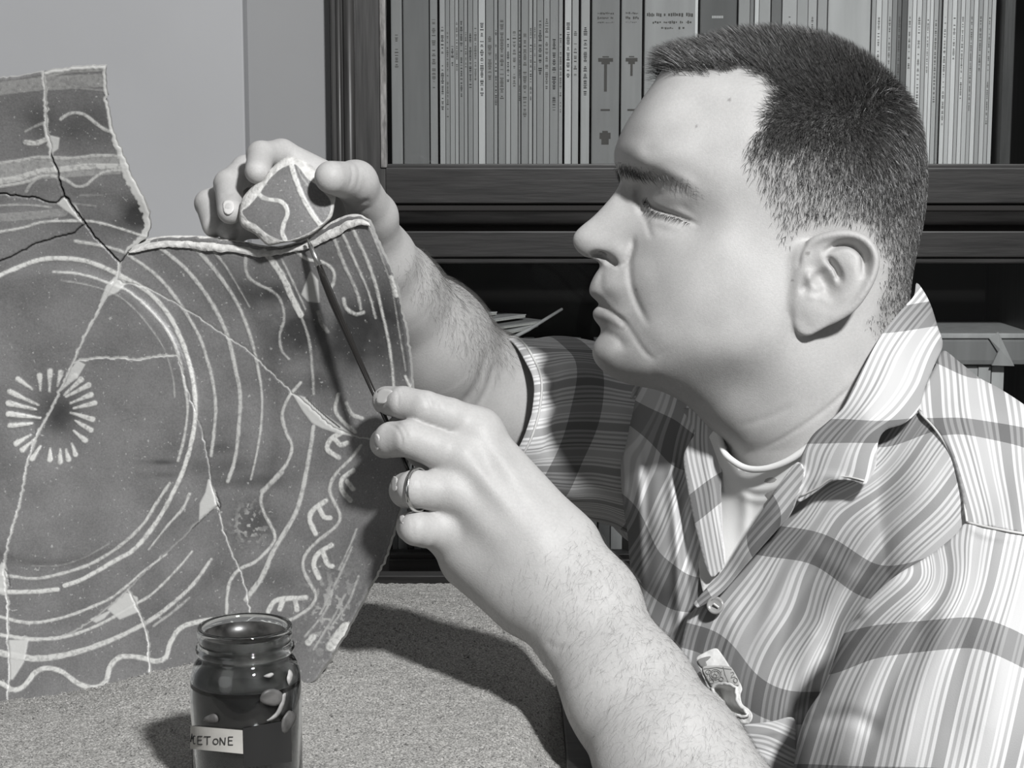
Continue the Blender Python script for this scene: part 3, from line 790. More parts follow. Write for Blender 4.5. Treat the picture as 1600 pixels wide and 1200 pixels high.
def clay_nodes(m, base=.15):
    nt = m.node_tree; N = nt.nodes; L = nt.links; b = N['Principled BSDF']
    b.inputs['Roughness'].default_value = .42; b.inputs['Specular IOR Level'].default_value = .45
    tc = N.new('ShaderNodeTexCoord')
    def noise(sc, det):
        n = N.new('ShaderNodeTexNoise'); n.inputs['Scale'].default_value = sc; n.inputs['Detail'].default_value = det
        L.new(tc.outputs['Object'], n.inputs['Vector']); return n.outputs['Fac']
    def rng_(x, a, b_, c, d):
        r = N.new('ShaderNodeMapRange'); r.inputs[1].default_value = a; r.inputs[2].default_value = b_; r.inputs[3].default_value = c; r.inputs[4].default_value = d
        L.new(x, r.inputs[0]); return r.outputs[0]
    def math_(op, x, y):
        n = N.new('ShaderNodeMath'); n.operation = op
        for i, v in enumerate((x, y)):
            if isinstance(v, (int, float)): n.inputs[i].default_value = v
            else: L.new(v, n.inputs[i])
        return n.outputs[0]
    def mix(f, A, B):
        n = N.new('ShaderNodeMix'); n.data_type = 'RGBA'
        L.new(f, n.inputs[0])
        for i, v in ((6, A), (7, B)):
            if isinstance(v, tuple): n.inputs[i].default_value = (*v, 1)
            else: L.new(v, n.inputs[i])
        return n.outputs[2]
    big = rng_(noise(30, 8), .3, .7, .76, 1.22); fine = rng_(noise(900, 2), .3, .7, .86, 1.14)
    k = math_('MULTIPLY', big, fine)
    v = N.new('ShaderNodeVectorMath'); v.operation = 'SCALE'; v.inputs[0].default_value = (base, base * .99, base * .985); L.new(k, v.inputs['Scale'])
    def attr(n_):
        a = N.new('ShaderNodeAttribute'); a.attribute_name = n_; return a.outputs['Fac']
    wear = rng_(noise(420, 3), .36, .52, .55, 1)
    c = mix(attr('dark_patch'), v.outputs[0], (.03, .03, .03))
    spk = rng_(noise(420, 3), .66, .72, 0, .6)
    c = mix(spk, c, (.4, .4, .39))
    c = mix(math_('MULTIPLY', attr('slip'), wear), c, (.55, .55, .53))
    c = mix(attr('glue'), c, (.50, .50, .485))
    c = mix(attr('gap'), c, (.02, .02, .02))
    L.new(c, b.inputs['Base Color'])
    bp = N.new('ShaderNodeBump'); bp.inputs['Strength'].default_value = .25; bp.inputs['Distance'].default_value = .0006
    L.new(noise(500, 4), bp.inputs['Height']); L.new(bp.outputs[0], b.inputs['Normal'])
clay_nodes(mp_clay)
m_break = mat('broken_clay_edge', (.55, .545, .53), .9, .1, noise=(260, .22, 5), bump=(300, .8, .0012))
plate = empty('painted_plate', W(120, 1080, 1.03), 'large mended earthenware plate with concentric slip rings, standing in the sand', 'plate')
def stroke_field(Q):
    slip = np.zeros(len(Q)); wob = fbm(Q[:, 0], Q[:, 1], 9, 2) - .5
    for w, w2, s, pl in LN:
        D, T = seg_dist(Q, pl, lim=12)
        ww = (w + (w2 - w) * T) / 2 * .92 + wob * 1.4
        v = s * (1 - sstep(-.9, .9, D - ww))
        slip = np.maximum(slip, v)
    return slip
gluelines = [(2.3, R(ck_left[:29]), .9), (1.4, R(ck_top), .7), (2.2, R(ck_h), .9), (1.5, R(ck_v), .35), (1.7, R(ck_v2), .7), (1.6, R(ck_d), .35), (1.5, R(ck_d2), .6), (2.3, R(ck_b), .8), (3.6, R(cu1[:7]), .85), (2, R(ck_left[28:]), .7),
             (2.5, [(440, 615), (455, 640)], .0)]
gaps = [(2.6, R(cu1[6:]), 1), (4.0, R(cu2), 1), (2.2, R(cu3), 1), (1.5, R(cu4), .9), (1.6, R(cu5), .9), (1.5, R(j0), .9), (1.6, [(337, 770), (344, 790), (341, 800)], 1), (1.4, [(340, 790), (325, 802), (300, 826)], .8),
        (1.8, [(478, 622), (492, 636), (510, 652), (530, 668)], .9), (1.2, [(8, 889), (13, 900), (15, 915)], .8)]
for name, poly in regions.items():
    P2, T = cdt_patch(poly, 1.75 if name not in ('upper_left', 'wedge', 'left') else 2.0)
    slip = stroke_field(P2)
    glue = np.zeros(len(P2)); gap = np.zeros(len(P2))
    jn = fbm(P2[:, 0], P2[:, 1], 5, 2)
    for w, pl, s in gluelines:
        D, _ = seg_dist(P2, pl, lim=8); glue = np.maximum(glue, s * (1 - sstep(-.8, .8, D - w * (.35 + jn))))
    for pt in patches:
        D, _ = seg_dist(P2, pt + pt[:1], lim=8); ins = inpoly(P2, pt)
        glue = np.maximum(glue, np.where(ins, 1, 1 - sstep(0, 2.2, D)) * .85)
    for w, pl, s in gaps:
        D, _ = seg_dist(P2, pl, lim=8); gap = np.maximum(gap, s * (1 - sstep(-.6, .6, D - w * .5)))
    # white broken margin along the upper fragment and the top break
    D, Tt = seg_dist(P2, R(tr_right), lim=30)
    wd = np.interp(Tt, [0, .3, .45, .6, .9, 1], [4, 4, 8, 12, 9, 4])
    glue = np.maximum(glue, .9 * (1 - sstep(-1, 1, D - wd * (.7 + .6 * jn))))
    D, Tt = seg_dist(P2, R(tr_top), lim=30); glue = np.maximum(glue, .8 * (1 - sstep(-1, 1, D - 4)))
    # soft-edged dark patches, broken up by noise
    dark_patch = np.zeros(len(P2)); x, y = P2.T
    fb = fbm(x, y, 40, 3)
    for cx, cy, rx, ry, s in ((215, 335, 34, 22, .75), (120, 205, 40, 22, .35), (395, 815, 38, 30, .45), (345, 730, 55, 14, .35), (250, 722, 26, 4, .45), (255, 742, 30, 5, .3),
                              (420, 462, 46, 22, .5), (480, 520, 60, 34, .85), (560, 530, 70, 46, .85), (600, 500, 40, 50, .6), (500, 600, 40, 20, .5), (80, 650, 40, 36, .55), (340, 700, 20, 8, .6), (390, 750, 60, 12, .4), (300, 590, 12, 60, .15), (150, 200, 40, 30, .3), (60, 190, 40, 30, .3), (190, 345, 50, 18, .4), (600, 900, 20, 60, .3), (430, 905, 60, 25, .25)):
        q = ((x - cx) / rx) ** 2 + ((y - cy) / ry) ** 2
        dark_patch = np.maximum(dark_patch, np.clip(s * 1.5 * np.exp(-q * .8) * (.3 + 1.3 * fb), 0, .93))
    # white flaking spots near the lower right
    q = np.exp(-(((x - 390) / 22) ** 2 + ((y - 820) / 26) ** 2)); slip = np.maximum(slip, .6 * q * (fbm(x, y, 5, 2) > .58))
    q = np.exp(-(((x - 520) / 40) ** 2 + ((y - 960) / 60) ** 2)); slip = np.maximum(slip, .5 * q * (fbm(x, y, 6, 2) > .60))
    P3 = to3(P2)
    N = vnormals(P3, T)
    if N[:, 2].mean() < 0: T = T[:, ::-1]; N = -N
    # joint relief: pieces sink a little at every edge, slip stands proud
    ring = np.vstack((poly, poly[:1])); D, _ = seg_dist(P2, ring, lim=6)
    P3 = P3 - N * (.0006 * (1 - sstep(0, 2.2, D)) + .0012 * gap)[:, None] + N * (.00035 * slip + .0003 * glue)[:, None] + N * (.0002 * (fbm(x, y, 14) - .5))[:, None]
    back = P3 - (N * .3 - P3 / np.linalg.norm(P3, axis=1, keepdims=True) * .9) * .0085
    be = boundary_edges(T); n = len(P3)
    bi = np.unique(be); mpx = -np.ones(n, int); mpx[bi] = np.arange(len(bi)); nb = len(bi)
    V = np.vstack((P3, back, P3[bi], back[bi]))
    e0, e1 = mpx[be[:, 0]] + 2 * n, mpx[be[:, 1]] + 2 * n
    Fs = np.vstack((T, T[:, ::-1] + n, np.stack((e1, e0, e0 + nb), 1), np.stack((e1, e0 + nb, e1 + nb), 1)))
    ex = lambda a, v, w_: np.r_[a, np.full(n, v), np.full(2 * nb, w_)]
    at = {'slip': ex(slip, 0, .1), 'glue': ex(glue, .2, .75), 'gap': ex(gap, 0, 0), 'dark_patch': ex(dark_patch, 0, 0)}
    mesh_obj('sherd', tow(V), Fs, mp_clay, plate, smooth=False if False else True, attrs=at)
# thick pale broken edge along the top of the main sherd (a chamfered fracture face)
inner = smooth_line([(203, 396), (218, 394), (240, 389), (280, 386), (317, 391), (345, 394), (360, 394), (380, 396), (405, 402), (430, 399), (455, 394), (487, 388), (505, 378), (530, 367), (547, 356), (572, 352), (579, 356)], 3)
outer = smooth_line([(199, 392), (210, 381), (227, 374), (245, 370), (267, 368), (300, 368), (333, 370), (355, 374), (380, 377), (410, 383), (440, 384), (475, 374), (497, 361), (517, 347), (542, 336), (562, 335), (576, 343)], 3)
def edge_strip(inner, outer, dep_back, name, rows=9, seed=1):
    n = max(len(inner), len(outer)); t = np.linspace(0, 1, n * 1)
    I = np.stack([np.interp(t, np.linspace(0, 1, len(inner)), inner[:, k]) for k in (0, 1)], 1)
    O = np.stack([np.interp(t, np.linspace(0, 1, len(outer)), outer[:, k]) for k in (0, 1)], 1)
    I[:, 1] += 3.0 * (fbm(I[:, 0], I[:, 1], 7, 2) - .5)
    g = []
    for r in range(rows + 3):
        s = min(r / rows, 1)
        P = I + (O - I) * s
        dI = plate_depth(P[:, 0], P[:, 1]) - .0022 * math.sin(math.pi * min(s + .12, 1)) - .0012
        dI = dI + dep_back * s ** 1.5 + .0018 * (fbm(P[:, 0] * 1.0, P[:, 1] + 40 * seed, 8, 3) - .5)
        if r > rows: dI = dI + .004 * (r - rows); P = P + np.array((0, 3.0 * (r - rows)))
        g.append(csa(np.stack((P[:, 0], P[:, 1], dI), 1)))
    G = np.array(g); rr, cc = G.shape[:2]
    idx = np.arange(rr * cc).reshape(rr, cc)
    Q = np.stack((idx[:-1, :-1], idx[:-1, 1:], idx[1:, 1:], idx[1:, :-1]), -1).reshape(-1, 4)
    return mesh_obj('broken_edge', tow(G.reshape(-1, 3)), Q, m_break, plate, smooth=True, label='pale chalky fracture face along the break')
edge_strip(inner, outer, .007, 'top')

# ------------------------------------------------------------------ the loose sherd
sh_d = 1.004
sh_out = smooth_line([(453, 243), (462, 246), (478, 252), (490, 262), (505, 278), (514, 286), (524, 303), (523, 318), (519, 338), (512, 346), (500, 357), (484, 368), (462, 376), (440, 380), (420, 384), (411, 378), (398, 366), (380, 356), (374, 344), (374, 330), (378, 312), (386, 300), (398, 289), (411, 282), (420, 268), (430, 257), (442, 248)], 4, closed=True)
sh_in = smooth_line([(460, 256), (468, 262), (480, 278), (494, 288), (506, 300), (517, 314), (516, 332), (508, 346), (497, 355), (480, 366), (460, 374), (444, 377), (428, 372), (412, 362), (400, 352), (386, 344), (378, 330), (388, 322), (404, 304), (412, 292), (424, 276), (438, 264), (450, 258)], 3, closed=True)
sherd = empty('loose_sherd', W(450, 380, sh_d + .004), 'small painted pottery sherd held over the plate edge by fingertips', 'sherd')
def sd_depth(x, y): return sh_d - .004 + .000012 * ((x - 450) ** 2 / 70 + (y - 315) ** 2 / 90) * 3 + .00003 * (340 - y)
P2, T = cdt_patch(sh_in, 1.3)
LNs = LN; LN = []
ln(7.5, (454, 254), (460, 275), (471, 304), (485, 330), (503, 355), s=1)
ln(2.0, (463, 258), (470, 275), (480, 290), s=.25)
ln(7, (402, 300), (409, 308), (422, 312), (437, 314), (446, 322), (449, 335), (443, 350), (441, 364), (446, 377), s=1)
slip = stroke_field(P2); LN = LNs
z0 = np.zeros(len(P2))
d_ = sd_depth(P2[:, 0], P2[:, 1]); P3 = csa(np.stack((P2[:, 0], P2[:, 1], d_), 1)); N = vnormals(P3, T)
if N[:, 2].mean() < 0: T = T[:, ::-1]; N = -N
P3 = P3 + N * (.0003 * slip)[:, None]
D, _ = seg_dist(P2, np.vstack((sh_in, sh_in[:1])), lim=6)
mesh_obj('painted_face', tow(P3), T, mp_clay, sherd, smooth=True, attrs={'slip': slip, 'glue': .8 * (1 - sstep(0, 1.2, D + 1.5 * (fbm(P2[:, 0], P2[:, 1], 4) - .5))), 'gap': z0, 'dark_patch': z0})
# fracture ring + back
n = 160; t = np.linspace(0, 1, n, endpoint=False)
def rs(l): 
    c = np.array((450, 318)); a = np.arctan2(l[:, 1] - c[1], l[:, 0] - c[0]); o = np.argsort(a); an = np.linspace(-math.pi, math.pi, n, endpoint=False)
    r = np.hypot(*(l - c).T); rr = np.interp(an, a[o], r[o], period=2 * math.pi)
    return c + np.stack((np.cos(an), np.sin(an)), 1) * rr[:, None]
I = rs(sh_in); O = rs(sh_out)
g = []
for r, (s, dd) in enumerate([(0, 0), (.15, .0002), (.4, .0006), (.7, .0014), (1, .0034), (.98, .0055), (.9, .0085)]):
    P = I + (O - I) * s; dep = sd_depth(P[:, 0], P[:, 1]) + dd + (.0014 * (fbm(P[:, 0] * 2, P[:, 1] * 2 + r * 9, 11, 3) - .5) if 0 < r < 6 else 0)
    g.append(csa(np.stack((P[:, 0], P[:, 1], dep), 1)))
G = np.array(g); rr, cc = G.shape[:2]; idx = np.arange(rr * cc).reshape(rr, cc); idn = np.roll(idx, -1, 1)
Q = np.stack((idx[:-1], idx[1:], idn[1:], idn[:-1]), -1).reshape(-1, 4)
V = G.reshape(-1, 3); Fl = [tuple(q) for q in Q] + [tuple(idx[-1])]
mesh_obj('broken_edge', tow(V), Fl, m_break, sherd, smooth=True, label='rough white fracture edge of the sherd')

# ================================================================== JAR
jc = at_y(385, 955, 0.80); JX = W(385, 1100, .835)
jar_c = (JX.x, JX.y, SAND_Z - .004)
jar = empty('glass_jar', jar_c, 'small glass jar of acetone with a paper label, in the sand before the plate', 'jar')
m_glass = mat('jar_glass', (.9, .92, .92), .02, .5)
m_glass.node_tree.nodes['Principled BSDF'].inputs['Transmission Weight'].default_value = 1
m_glass.node_tree.nodes['Principled BSDF'].inputs['IOR'].default_value = 1.45
zr = None
# rim height from the photograph: centre of the mouth at y=977
t_ = tow(cs(385, 976, 1.0)) - np.array((0, 0, CAMZ)); t_ = t_ * (JX.y / t_[1]); rimz = CAMZ + t_[2] - jar_c[2]
px2m = JX.y / F * 1.0
Rb = 89 * px2m; Rr = 76 * px2m; H = rimz
print('jar height', H, Rb)
prof = [(0.0, .002), (Rb * .8, .002), (Rb * .93, .004), (Rb, .010), (Rb, H - .031), (Rb * .985, H - .025), (Rb * .93, H - .0195), (Rb * .86, H - .0165), (Rr * .96, H - .0155),
        (Rr * .96, H - .0145), (Rr * 1.02, H - .0135), (Rr * 1.045, H - .0115), (Rr * 1.02, H - .0095), (Rr * .965, H - .0088), (Rr * .965, H - .0065), (Rr * 1.0, H - .0055), (Rr * 1.0, H - .002), (Rr * .985, H - .0004), (Rr * .95, H),
        (Rr * .90, H - .0006), (Rr * .885, H - .003), (Rr * .875, H - .014), (Rb * .80, H - .018), (Rb * .90, H - .023), (Rb * .945, H - .030), (Rb * .945, .012), (Rb * .85, .006), (0.0, .005)]
V, Fc = lathe_vf(prof, jar_c, 72)
mesh_obj('glass_body', V, Fc, m_glass, jar, smooth=True)
m_liq = mat('dark_brown_adhesive', (.012, .011, .010), .12, .5)
lv = H - .028
V, Fc = lathe_vf([(0, .0058), (Rb * .84, .0066), (Rb * .944, .0125), (Rb * .944, lv), (Rb * .90, lv - .0003), (0, lv - .0005)], jar_c, 64)
mesh_obj('liquid', V, Fc, m_liq, jar, smooth=True, label='dark liquid filling the jar')
# dark wet film inside the upper part
m_film = mat('dried_residue', (.045, .044, .042), .3, .5, noise=(90, .8, 5))
prof2 = [(Rb * .935, lv + .0003), (Rb * .935, H - .030), (Rb * .89, H - .0235), (Rb * .79, H - .0187), (Rr * .868, H - .0145), (Rr * .872, H - .004)]
V, Fc = lathe_vf(prof2 + [(r - .0004, z) for r, z in prof2[::-1]], jar_c, 64, closed=True)
mesh_obj('residue_film', V, Fc, m_film, jar, smooth=True, label='dried dark residue inside the neck')
# label: curved paper with lettering, and pale drips
m_lab = mat('label_paper', (.42, .41, .385), .8, .2, noise=(60, .15))
def jar_pt(px, py, off=.0005, r=None):
    """point on the jar's outer cylinder seen at px,py"""
    r = (r or Rb) + off
    o_ = np.array((0, 0, CAMZ)); d_ = tow(cs(px, py, 1.0)) - o_
    ox, oy = o_[0] - jar_c[0], o_[1] - jar_c[1]
    a = d_[0] ** 2 + d_[1] ** 2; b = 2 * (ox * d_[0] + oy * d_[1]); c = ox * ox + oy * oy - r * r
    disc = max(b * b - 4 * a * c, 0)
    return o_ + d_ * ((-b - math.sqrt(disc)) / (2 * a))
def jar_decal(name, quad, m, off, nu=24, nv=6, th=.0003, label=None, parent=None):
    (a, b, c, d) = [np.array(q, float) for q in quad]; V = []
    for o2 in (off, off - th):
        for j in range(nv + 1):
            for i in range(nu + 1):
                u = i / nu; v = j / nv
                p = (a * (1 - u) + b * u) * (1 - v) + (d * (1 - u) + c * u) * v
                V.append(jar_pt(p[0], p[1], o2))
    w = nu + 1; n0 = w * (nv + 1); Fl = []
    for j in range(nv):
        for i in range(nu):
            q = j * w + i
            Fl.append((q, q + w, q + w + 1, q + 1)); Fl.append((q + n0, q + n0 + 1, q + n0 + w + 1, q + n0 + w))
    for i in range(nu):
        for q in (i, nv * w + i): Fl.append((q, q + 1, q + 1 + n0, q + n0))
    for j in range(nv):
        for q in (j * w, j * w + nu): Fl.append((q, q + w, q + w + n0, q + n0))
    return mesh_obj(name, V, Fl, m, parent or jar, smooth=False, label=label)
lab = jar_decal('label', ((297.5, 1134), (379, 1141), (380, 1178), (297.2, 1170)), m_lab, .0007, label='pale paper label hand lettered ACETONE')
# pencil lettering: strokes in label space
def lab_pt(u, v): return (295 + u, 1130 + v)
letters = {'C': [[(6, 10), (1, 10), (0, 16), (1, 22), (6, 22)]], 'E': [[(7, 9), (0, 9), (0, 22), (7, 22)], [(0, 15), (6, 15)]], 'T': [[(-1, 9), (9, 9)], [(4, 9), (4, 22)]], 'O': [[(2, 13), (0, 17), (2, 21), (6, 21), (8, 17), (6, 13), (2, 13)]],
           'N': [[(0, 22), (0, 10), (7, 22), (8, 10)]], 'A': [[(0, 22), (4, 9), (8, 22)], [(1, 17), (6, 17)]]}
ink = []
for ch, u0, v0 in (('A', 3, 16.0), ('C', 7, 19), ('E', 14, 20), ('T', 25, 20.5), ('O', 38, 20.5), ('N', 49, 21), ('E', 62, 21)):
    for st in letters[ch]:
        pts = smooth_line([(p[0] * (.5 if u0 < 12 else 1) * 1.0 + u0, p[1] * .95 + v0 - 8) for p in st], 1.0) if ch in 'OC' else np.vstack([smooth_line(st2, 1) for st2 in zip(st[:-1], st[1:])]) * (np.array(((.5 if u0 < 12 else 1), .95))) + np.array((u0, v0 - 8))
        path = [jar_pt(*lab_pt(*p), .00085) for p in pts]
        ink.append(tube_vf(path, .00026, 6))
V, Fc = join_vf(ink); mesh_obj('lettering', V, Fc, m_ink, lab, label='pencilled capital letters ACETONE')
m_drip = mat('dried_glue_drip', (.30, .295, .29), .5, .4, noise=(120, .4))
def jar_blob(poly, m, off=.0009, step=2.2, name='glue_drip'):
    poly = smooth_line(poly, 2.5, closed=True)
    P2, T = cdt_patch(poly, step); D, _ = seg_dist(P2, np.vstack((poly, poly[:1])))
    P = []
    for (px, py), d_ in zip(P2, D):
        # shoulder narrows above y=1075
        rr = np.interp(py, [1045, 1060, 1075], [Rb * .93, Rb * .985, Rb])
        P.append(jar_pt(px, py, .0003 + off * min(d_ / 4, 1), rr))
    P = np.array(P)
    N = vnormals(P, T); 
    V, Fs = thicken(P, T, N, .0006)
    mesh_obj(name, V, Fs, m, jar, smooth=True)
m_drip2 = mat('grey_glue_smear', (.09, .088, .086), .5, .4, noise=(120, .5))
jar_blob([(447, 1083), (446, 1095), (441, 1110), (434, 1120), (424, 1126), (417, 1126), (430, 1114), (438, 1098), (441, 1086)], m_drip)
jar_blob([(410, 1082), (425, 1076), (440, 1082), (442, 1095), (432, 1103), (418, 1102), (406, 1096)], m_drip2)
jar_blob([(452, 1110), (462, 1116), (462, 1124), (455, 1138), (446, 1147), (440, 1143), (439, 1130), (444, 1118)], m_drip2)
jar_blob([(412, 1056), (424, 1051), (428, 1054), (422, 1059), (414, 1058)], m_drip)
jar_blob([(452, 1046), (458, 1052), (457, 1062), (452, 1071), (448, 1062), (450, 1052)], m_drip)
jar_blob([(318, 1122), (334, 1115), (341, 1122), (338, 1130), (322, 1129)], m_drip2)
m_wrap = mat('dark_wrap_strip', (.018, .018, .018), .3, .5)
jar_decal('label', ((380, 1138), (455, 1124), (456, 1190), (381, 1200)), m_wrap, .0005, label='dark stained strip of an older label')
# ================================================================== SKIN (signed distance fields -> one surface per region)
def surface_nets(f, org, h):
    s = f < 0
    nx, ny, nz = f.shape
    c = np.zeros((nx - 1, ny - 1, nz - 1), np.uint8)
    for dx in (0, 1):
        for dy in (0, 1):
            for dz in (0, 1):
                c += s[dx:nx - 1 + dx, dy:ny - 1 + dy, dz:nz - 1 + dz]
    act = (c > 0) & (c < 8)
    ci = np.argwhere(act)
    idx = -np.ones(act.shape, np.int32); idx[act] = np.arange(len(ci))
    acc = np.zeros((len(ci), 3)); cnt = np.zeros(len(ci))
    corners = [(a, b, d) for a in (0, 1) for b in (0, 1) for d in (0, 1)]
    for A in corners:
        for ax in range(3):
            if A[ax] == 1: continue
            B = list(A); B[ax] = 1
            fa = f[ci[:, 0] + A[0], ci[:, 1] + A[1], ci[:, 2] + A[2]]; fb = f[ci[:, 0] + B[0], ci[:, 1] + B[1], ci[:, 2] + B[2]]
            m = (fa < 0) != (fb < 0)
            t = np.where(m, fa / np.where(m, fa - fb, 1), 0)
            p = np.repeat(np.array(A, float)[None], len(ci), 0); p[:, ax] += t
            acc[m] += p[m]; cnt[m] += 1
    V = (ci + acc / cnt[:, None]) * h + org
    Fq = []
    for ax in range(3):
        a1, a2 = [(1, 2), (2, 0), (0, 1)][ax]
        sl0 = [slice(1, -1)] * 3; sl1 = [slice(1, -1)] * 3
        sl0[ax] = slice(0, f.shape[ax] - 1); sl1[ax] = slice(1, f.shape[ax])
        s0, s1 = s[tuple(sl0)], s[tuple(sl1)]
        e = np.argwhere(s0 != s1); inside = s0[tuple(e.T)]
        base = e.copy()
        for k in range(3):
            if k != ax: base[:, k] += 1
        def cell(o1, o2):
            q = base.copy(); q[:, a1] -= o1; q[:, a2] -= o2
            return idx[q[:, 0], q[:, 1], q[:, 2]]
        q = np.stack((cell(1, 1), cell(0, 1), cell(0, 0), cell(1, 0)), 1)
        q[~inside] = q[~inside][:, ::-1]
        Fq.append(q)
    Fq = np.concatenate(Fq); Fq = Fq[(Fq >= 0).all(1)]
    return V, Fq
def smooth_mesh(V, Q, it=2, lam=.5):
    E = np.concatenate((Q[:, [0, 1]], Q[:, [1, 2]], Q[:, [2, 3]], Q[:, [3, 0]]))
    deg = np.bincount(E[:, 0], minlength=len(V)) + np.bincount(E[:, 1], minlength=len(V))
    for i in range(it):
        for l in (lam, -lam * 1.04):
            A = np.zeros_like(V)
            for k in range(3):
                A[:, k] = np.bincount(E[:, 0], V[E[:, 1], k], len(V)) + np.bincount(E[:, 1], V[E[:, 0], k], len(V))
            V = V + l * (A / np.maximum(deg, 1)[:, None] - V)
    return V
def quad_normals(V, Q):
    n = np.cross(V[Q[:, 2]] - V[Q[:, 0]], V[Q[:, 3]] - V[Q[:, 1]])
    N = np.zeros_like(V)
    for k in range(4):
        for c in range(3): N[:, c] += np.bincount(Q[:, k], n[:, c], len(V))
    return N / (np.linalg.norm(N, axis=1, keepdims=True) + 1e-12)
def crease(V, Q, lines):
    N = quad_normals(V, Q); d = -V[:, 2]; px = np.stack((800 + V[:, 0] / d * F, 600 - V[:, 1] / d * F), 1)
    front = (N * -V / np.linalg.norm(V, axis=1, keepdims=True)).sum(1) > .15
    for pl, amp, wid in lines:
        D, T = seg_dist(px, smooth_line(pl, 3), lim=wid * 3); tp = np.clip(np.minimum(T, 1 - T) * 5, 0, 1)
        V = V - N * (front * amp * .001 * tp * np.exp(-(D / wid) ** 2))[:, None]
    return V, Q
class Grid:
    def __init__(self, lo, hi, h):
        self.lo = np.array(lo, float); self.h = h
        self.n = np.ceil((np.array(hi) - self.lo) / h).astype(int) + 1
        self.ax = [(self.lo[k] + np.arange(self.n[k]) * h).astype(np.float32) for k in range(3)]
    def new(self): return np.full(tuple(self.n), 1.0, np.float32)
    def window(self, lo, hi):
        a = np.maximum(np.floor((np.array(lo) - self.lo) / self.h).astype(int), 0)
        b = np.minimum(np.ceil((np.array(hi) - self.lo) / self.h).astype(int) + 1, self.n)
        if (b <= a).any(): return None
        sl = tuple(slice(a[k], b[k]) for k in range(3))
        return sl, np.meshgrid(*[self.ax[k][a[k]:b[k]] for k in range(3)], indexing='ij')
def smin(a, b, k):
    h = np.maximum(k - np.abs(a - b), 0) / k
    return np.minimum(a, b) - h * h * k * .25
def rcone(G, f, p, q, r1, r2, k=.004, flat=1.0, pad=.012, sub=False):
    """tapered capsule between p and q, flattened along the view axis by `flat`"""
    p = np.asarray(p); q = np.asarray(q); R = max(r1, r2) + max(pad, k * 1.2)
    w = G.window(np.minimum(p, q) - R, np.maximum(p, q) + R)
    if w is None: return
    sl, (X, Y, Z) = w
    ax = q - p; L2 = float(ax @ ax) + 1e-12
    dx, dy, dz = X - p[0], Y - p[1], Z - p[2]
    t = np.clip((dx * ax[0] + dy * ax[1] + dz * ax[2]) / L2, 0, 1).astype(np.float32)
    dx -= t * ax[0]; dy -= t * ax[1]; dz -= t * ax[2]
    d = np.sqrt(dx * dx + dy * dy + (dz * flat) ** 2) - (r1 + (r2 - r1) * t)
    if flat > 1: d = d / (1 + (flat - 1) * .5)
    if sub: f[sl] = -smin(-f[sl], d, k)
    else: f[sl] = smin(f[sl], d, k)
def chain_sdf(G, pts, k=.003, flat=1.0):
    f = G.new()
    for a, b in zip(pts[:-1], pts[1:]):
        rcone(G, f, cs(*a[:3]), cs(*b[:3]), a[3], b[3], k, flat)
    return f
def tomesh(f, G, it=2):
    V, Q = surface_nets(f, G.lo, G.h)
    return smooth_mesh(V, Q, it), Q

m_skin = bpy.data.materials.new('skin'); m_skin.use_nodes = True
def skin_nodes(m, base=.43):
    nt = m.node_tree; N = nt.nodes; L = nt.links; b = N['Principled BSDF']
    b.inputs['Roughness'].default_value = .52; b.inputs['Specular IOR Level'].default_value = .34
    b.inputs['Subsurface Weight'].default_value = .12; b.inputs['Subsurface Radius'].default_value = (.004, .004, .004); b.inputs['Subsurface Scale'].default_value = 1
    tc = N.new('ShaderNodeTexCoord')
    def noise(sc, det):
        n = N.new('ShaderNodeTexNoise'); n.inputs['Scale'].default_value = sc; n.inputs['Detail'].default_value = det
        L.new(tc.outputs['Object'], n.inputs['Vector']); return n.outputs['Fac']
    def mr(x, a, b_, c, d):
        r = N.new('ShaderNodeMapRange'); r.inputs[1].default_value = a; r.inputs[2].default_value = b_; r.inputs[3].default_value = c; r.inputs[4].default_value = d
        L.new(x, r.inputs[0]); return r.outputs[0]
    mu = N.new('ShaderNodeMath'); mu.operation = 'MULTIPLY'
    L.new(mr(noise(45, 4), .3, .7, .94, 1.05), mu.inputs[0]); L.new(mr(noise(600, 2), .3, .7, .96, 1.04), mu.inputs[1])
    v = N.new('ShaderNodeVectorMath'); v.operation = 'SCALE'; v.inputs[0].default_value = (base, base * .99, base * .975); L.new(mu.outputs[0], v.inputs['Scale'])
    def mix(f, A, B):
        n = N.new('ShaderNodeMix'); n.data_type = 'RGBA'; L.new(f, n.inputs[0]); L.new(A, n.inputs[6]); n.inputs[7].default_value = (*B, 1); return n.outputs[2]
    def attr(n_):
        a = N.new('ShaderNodeAttribute'); a.attribute_name = n_; return a.outputs['Fac']
    c = mix(attr('stubble'), v.outputs[0], (.035, .034, .033))
    c = mix(attr('lip'), c, (.25, .245, .24))
    L.new(c, b.inputs['Base Color'])
    bp = N.new('ShaderNodeBump'); bp.inputs['Strength'].default_value = .35; bp.inputs['Distance'].default_value = .0004
    L.new(noise(1100, 3), bp.inputs['Height']); L.new(bp.outputs[0], b.inputs['Normal'])
skin_nodes(m_skin)
SKIN = []          # (V cs, Q, stubble, lip)

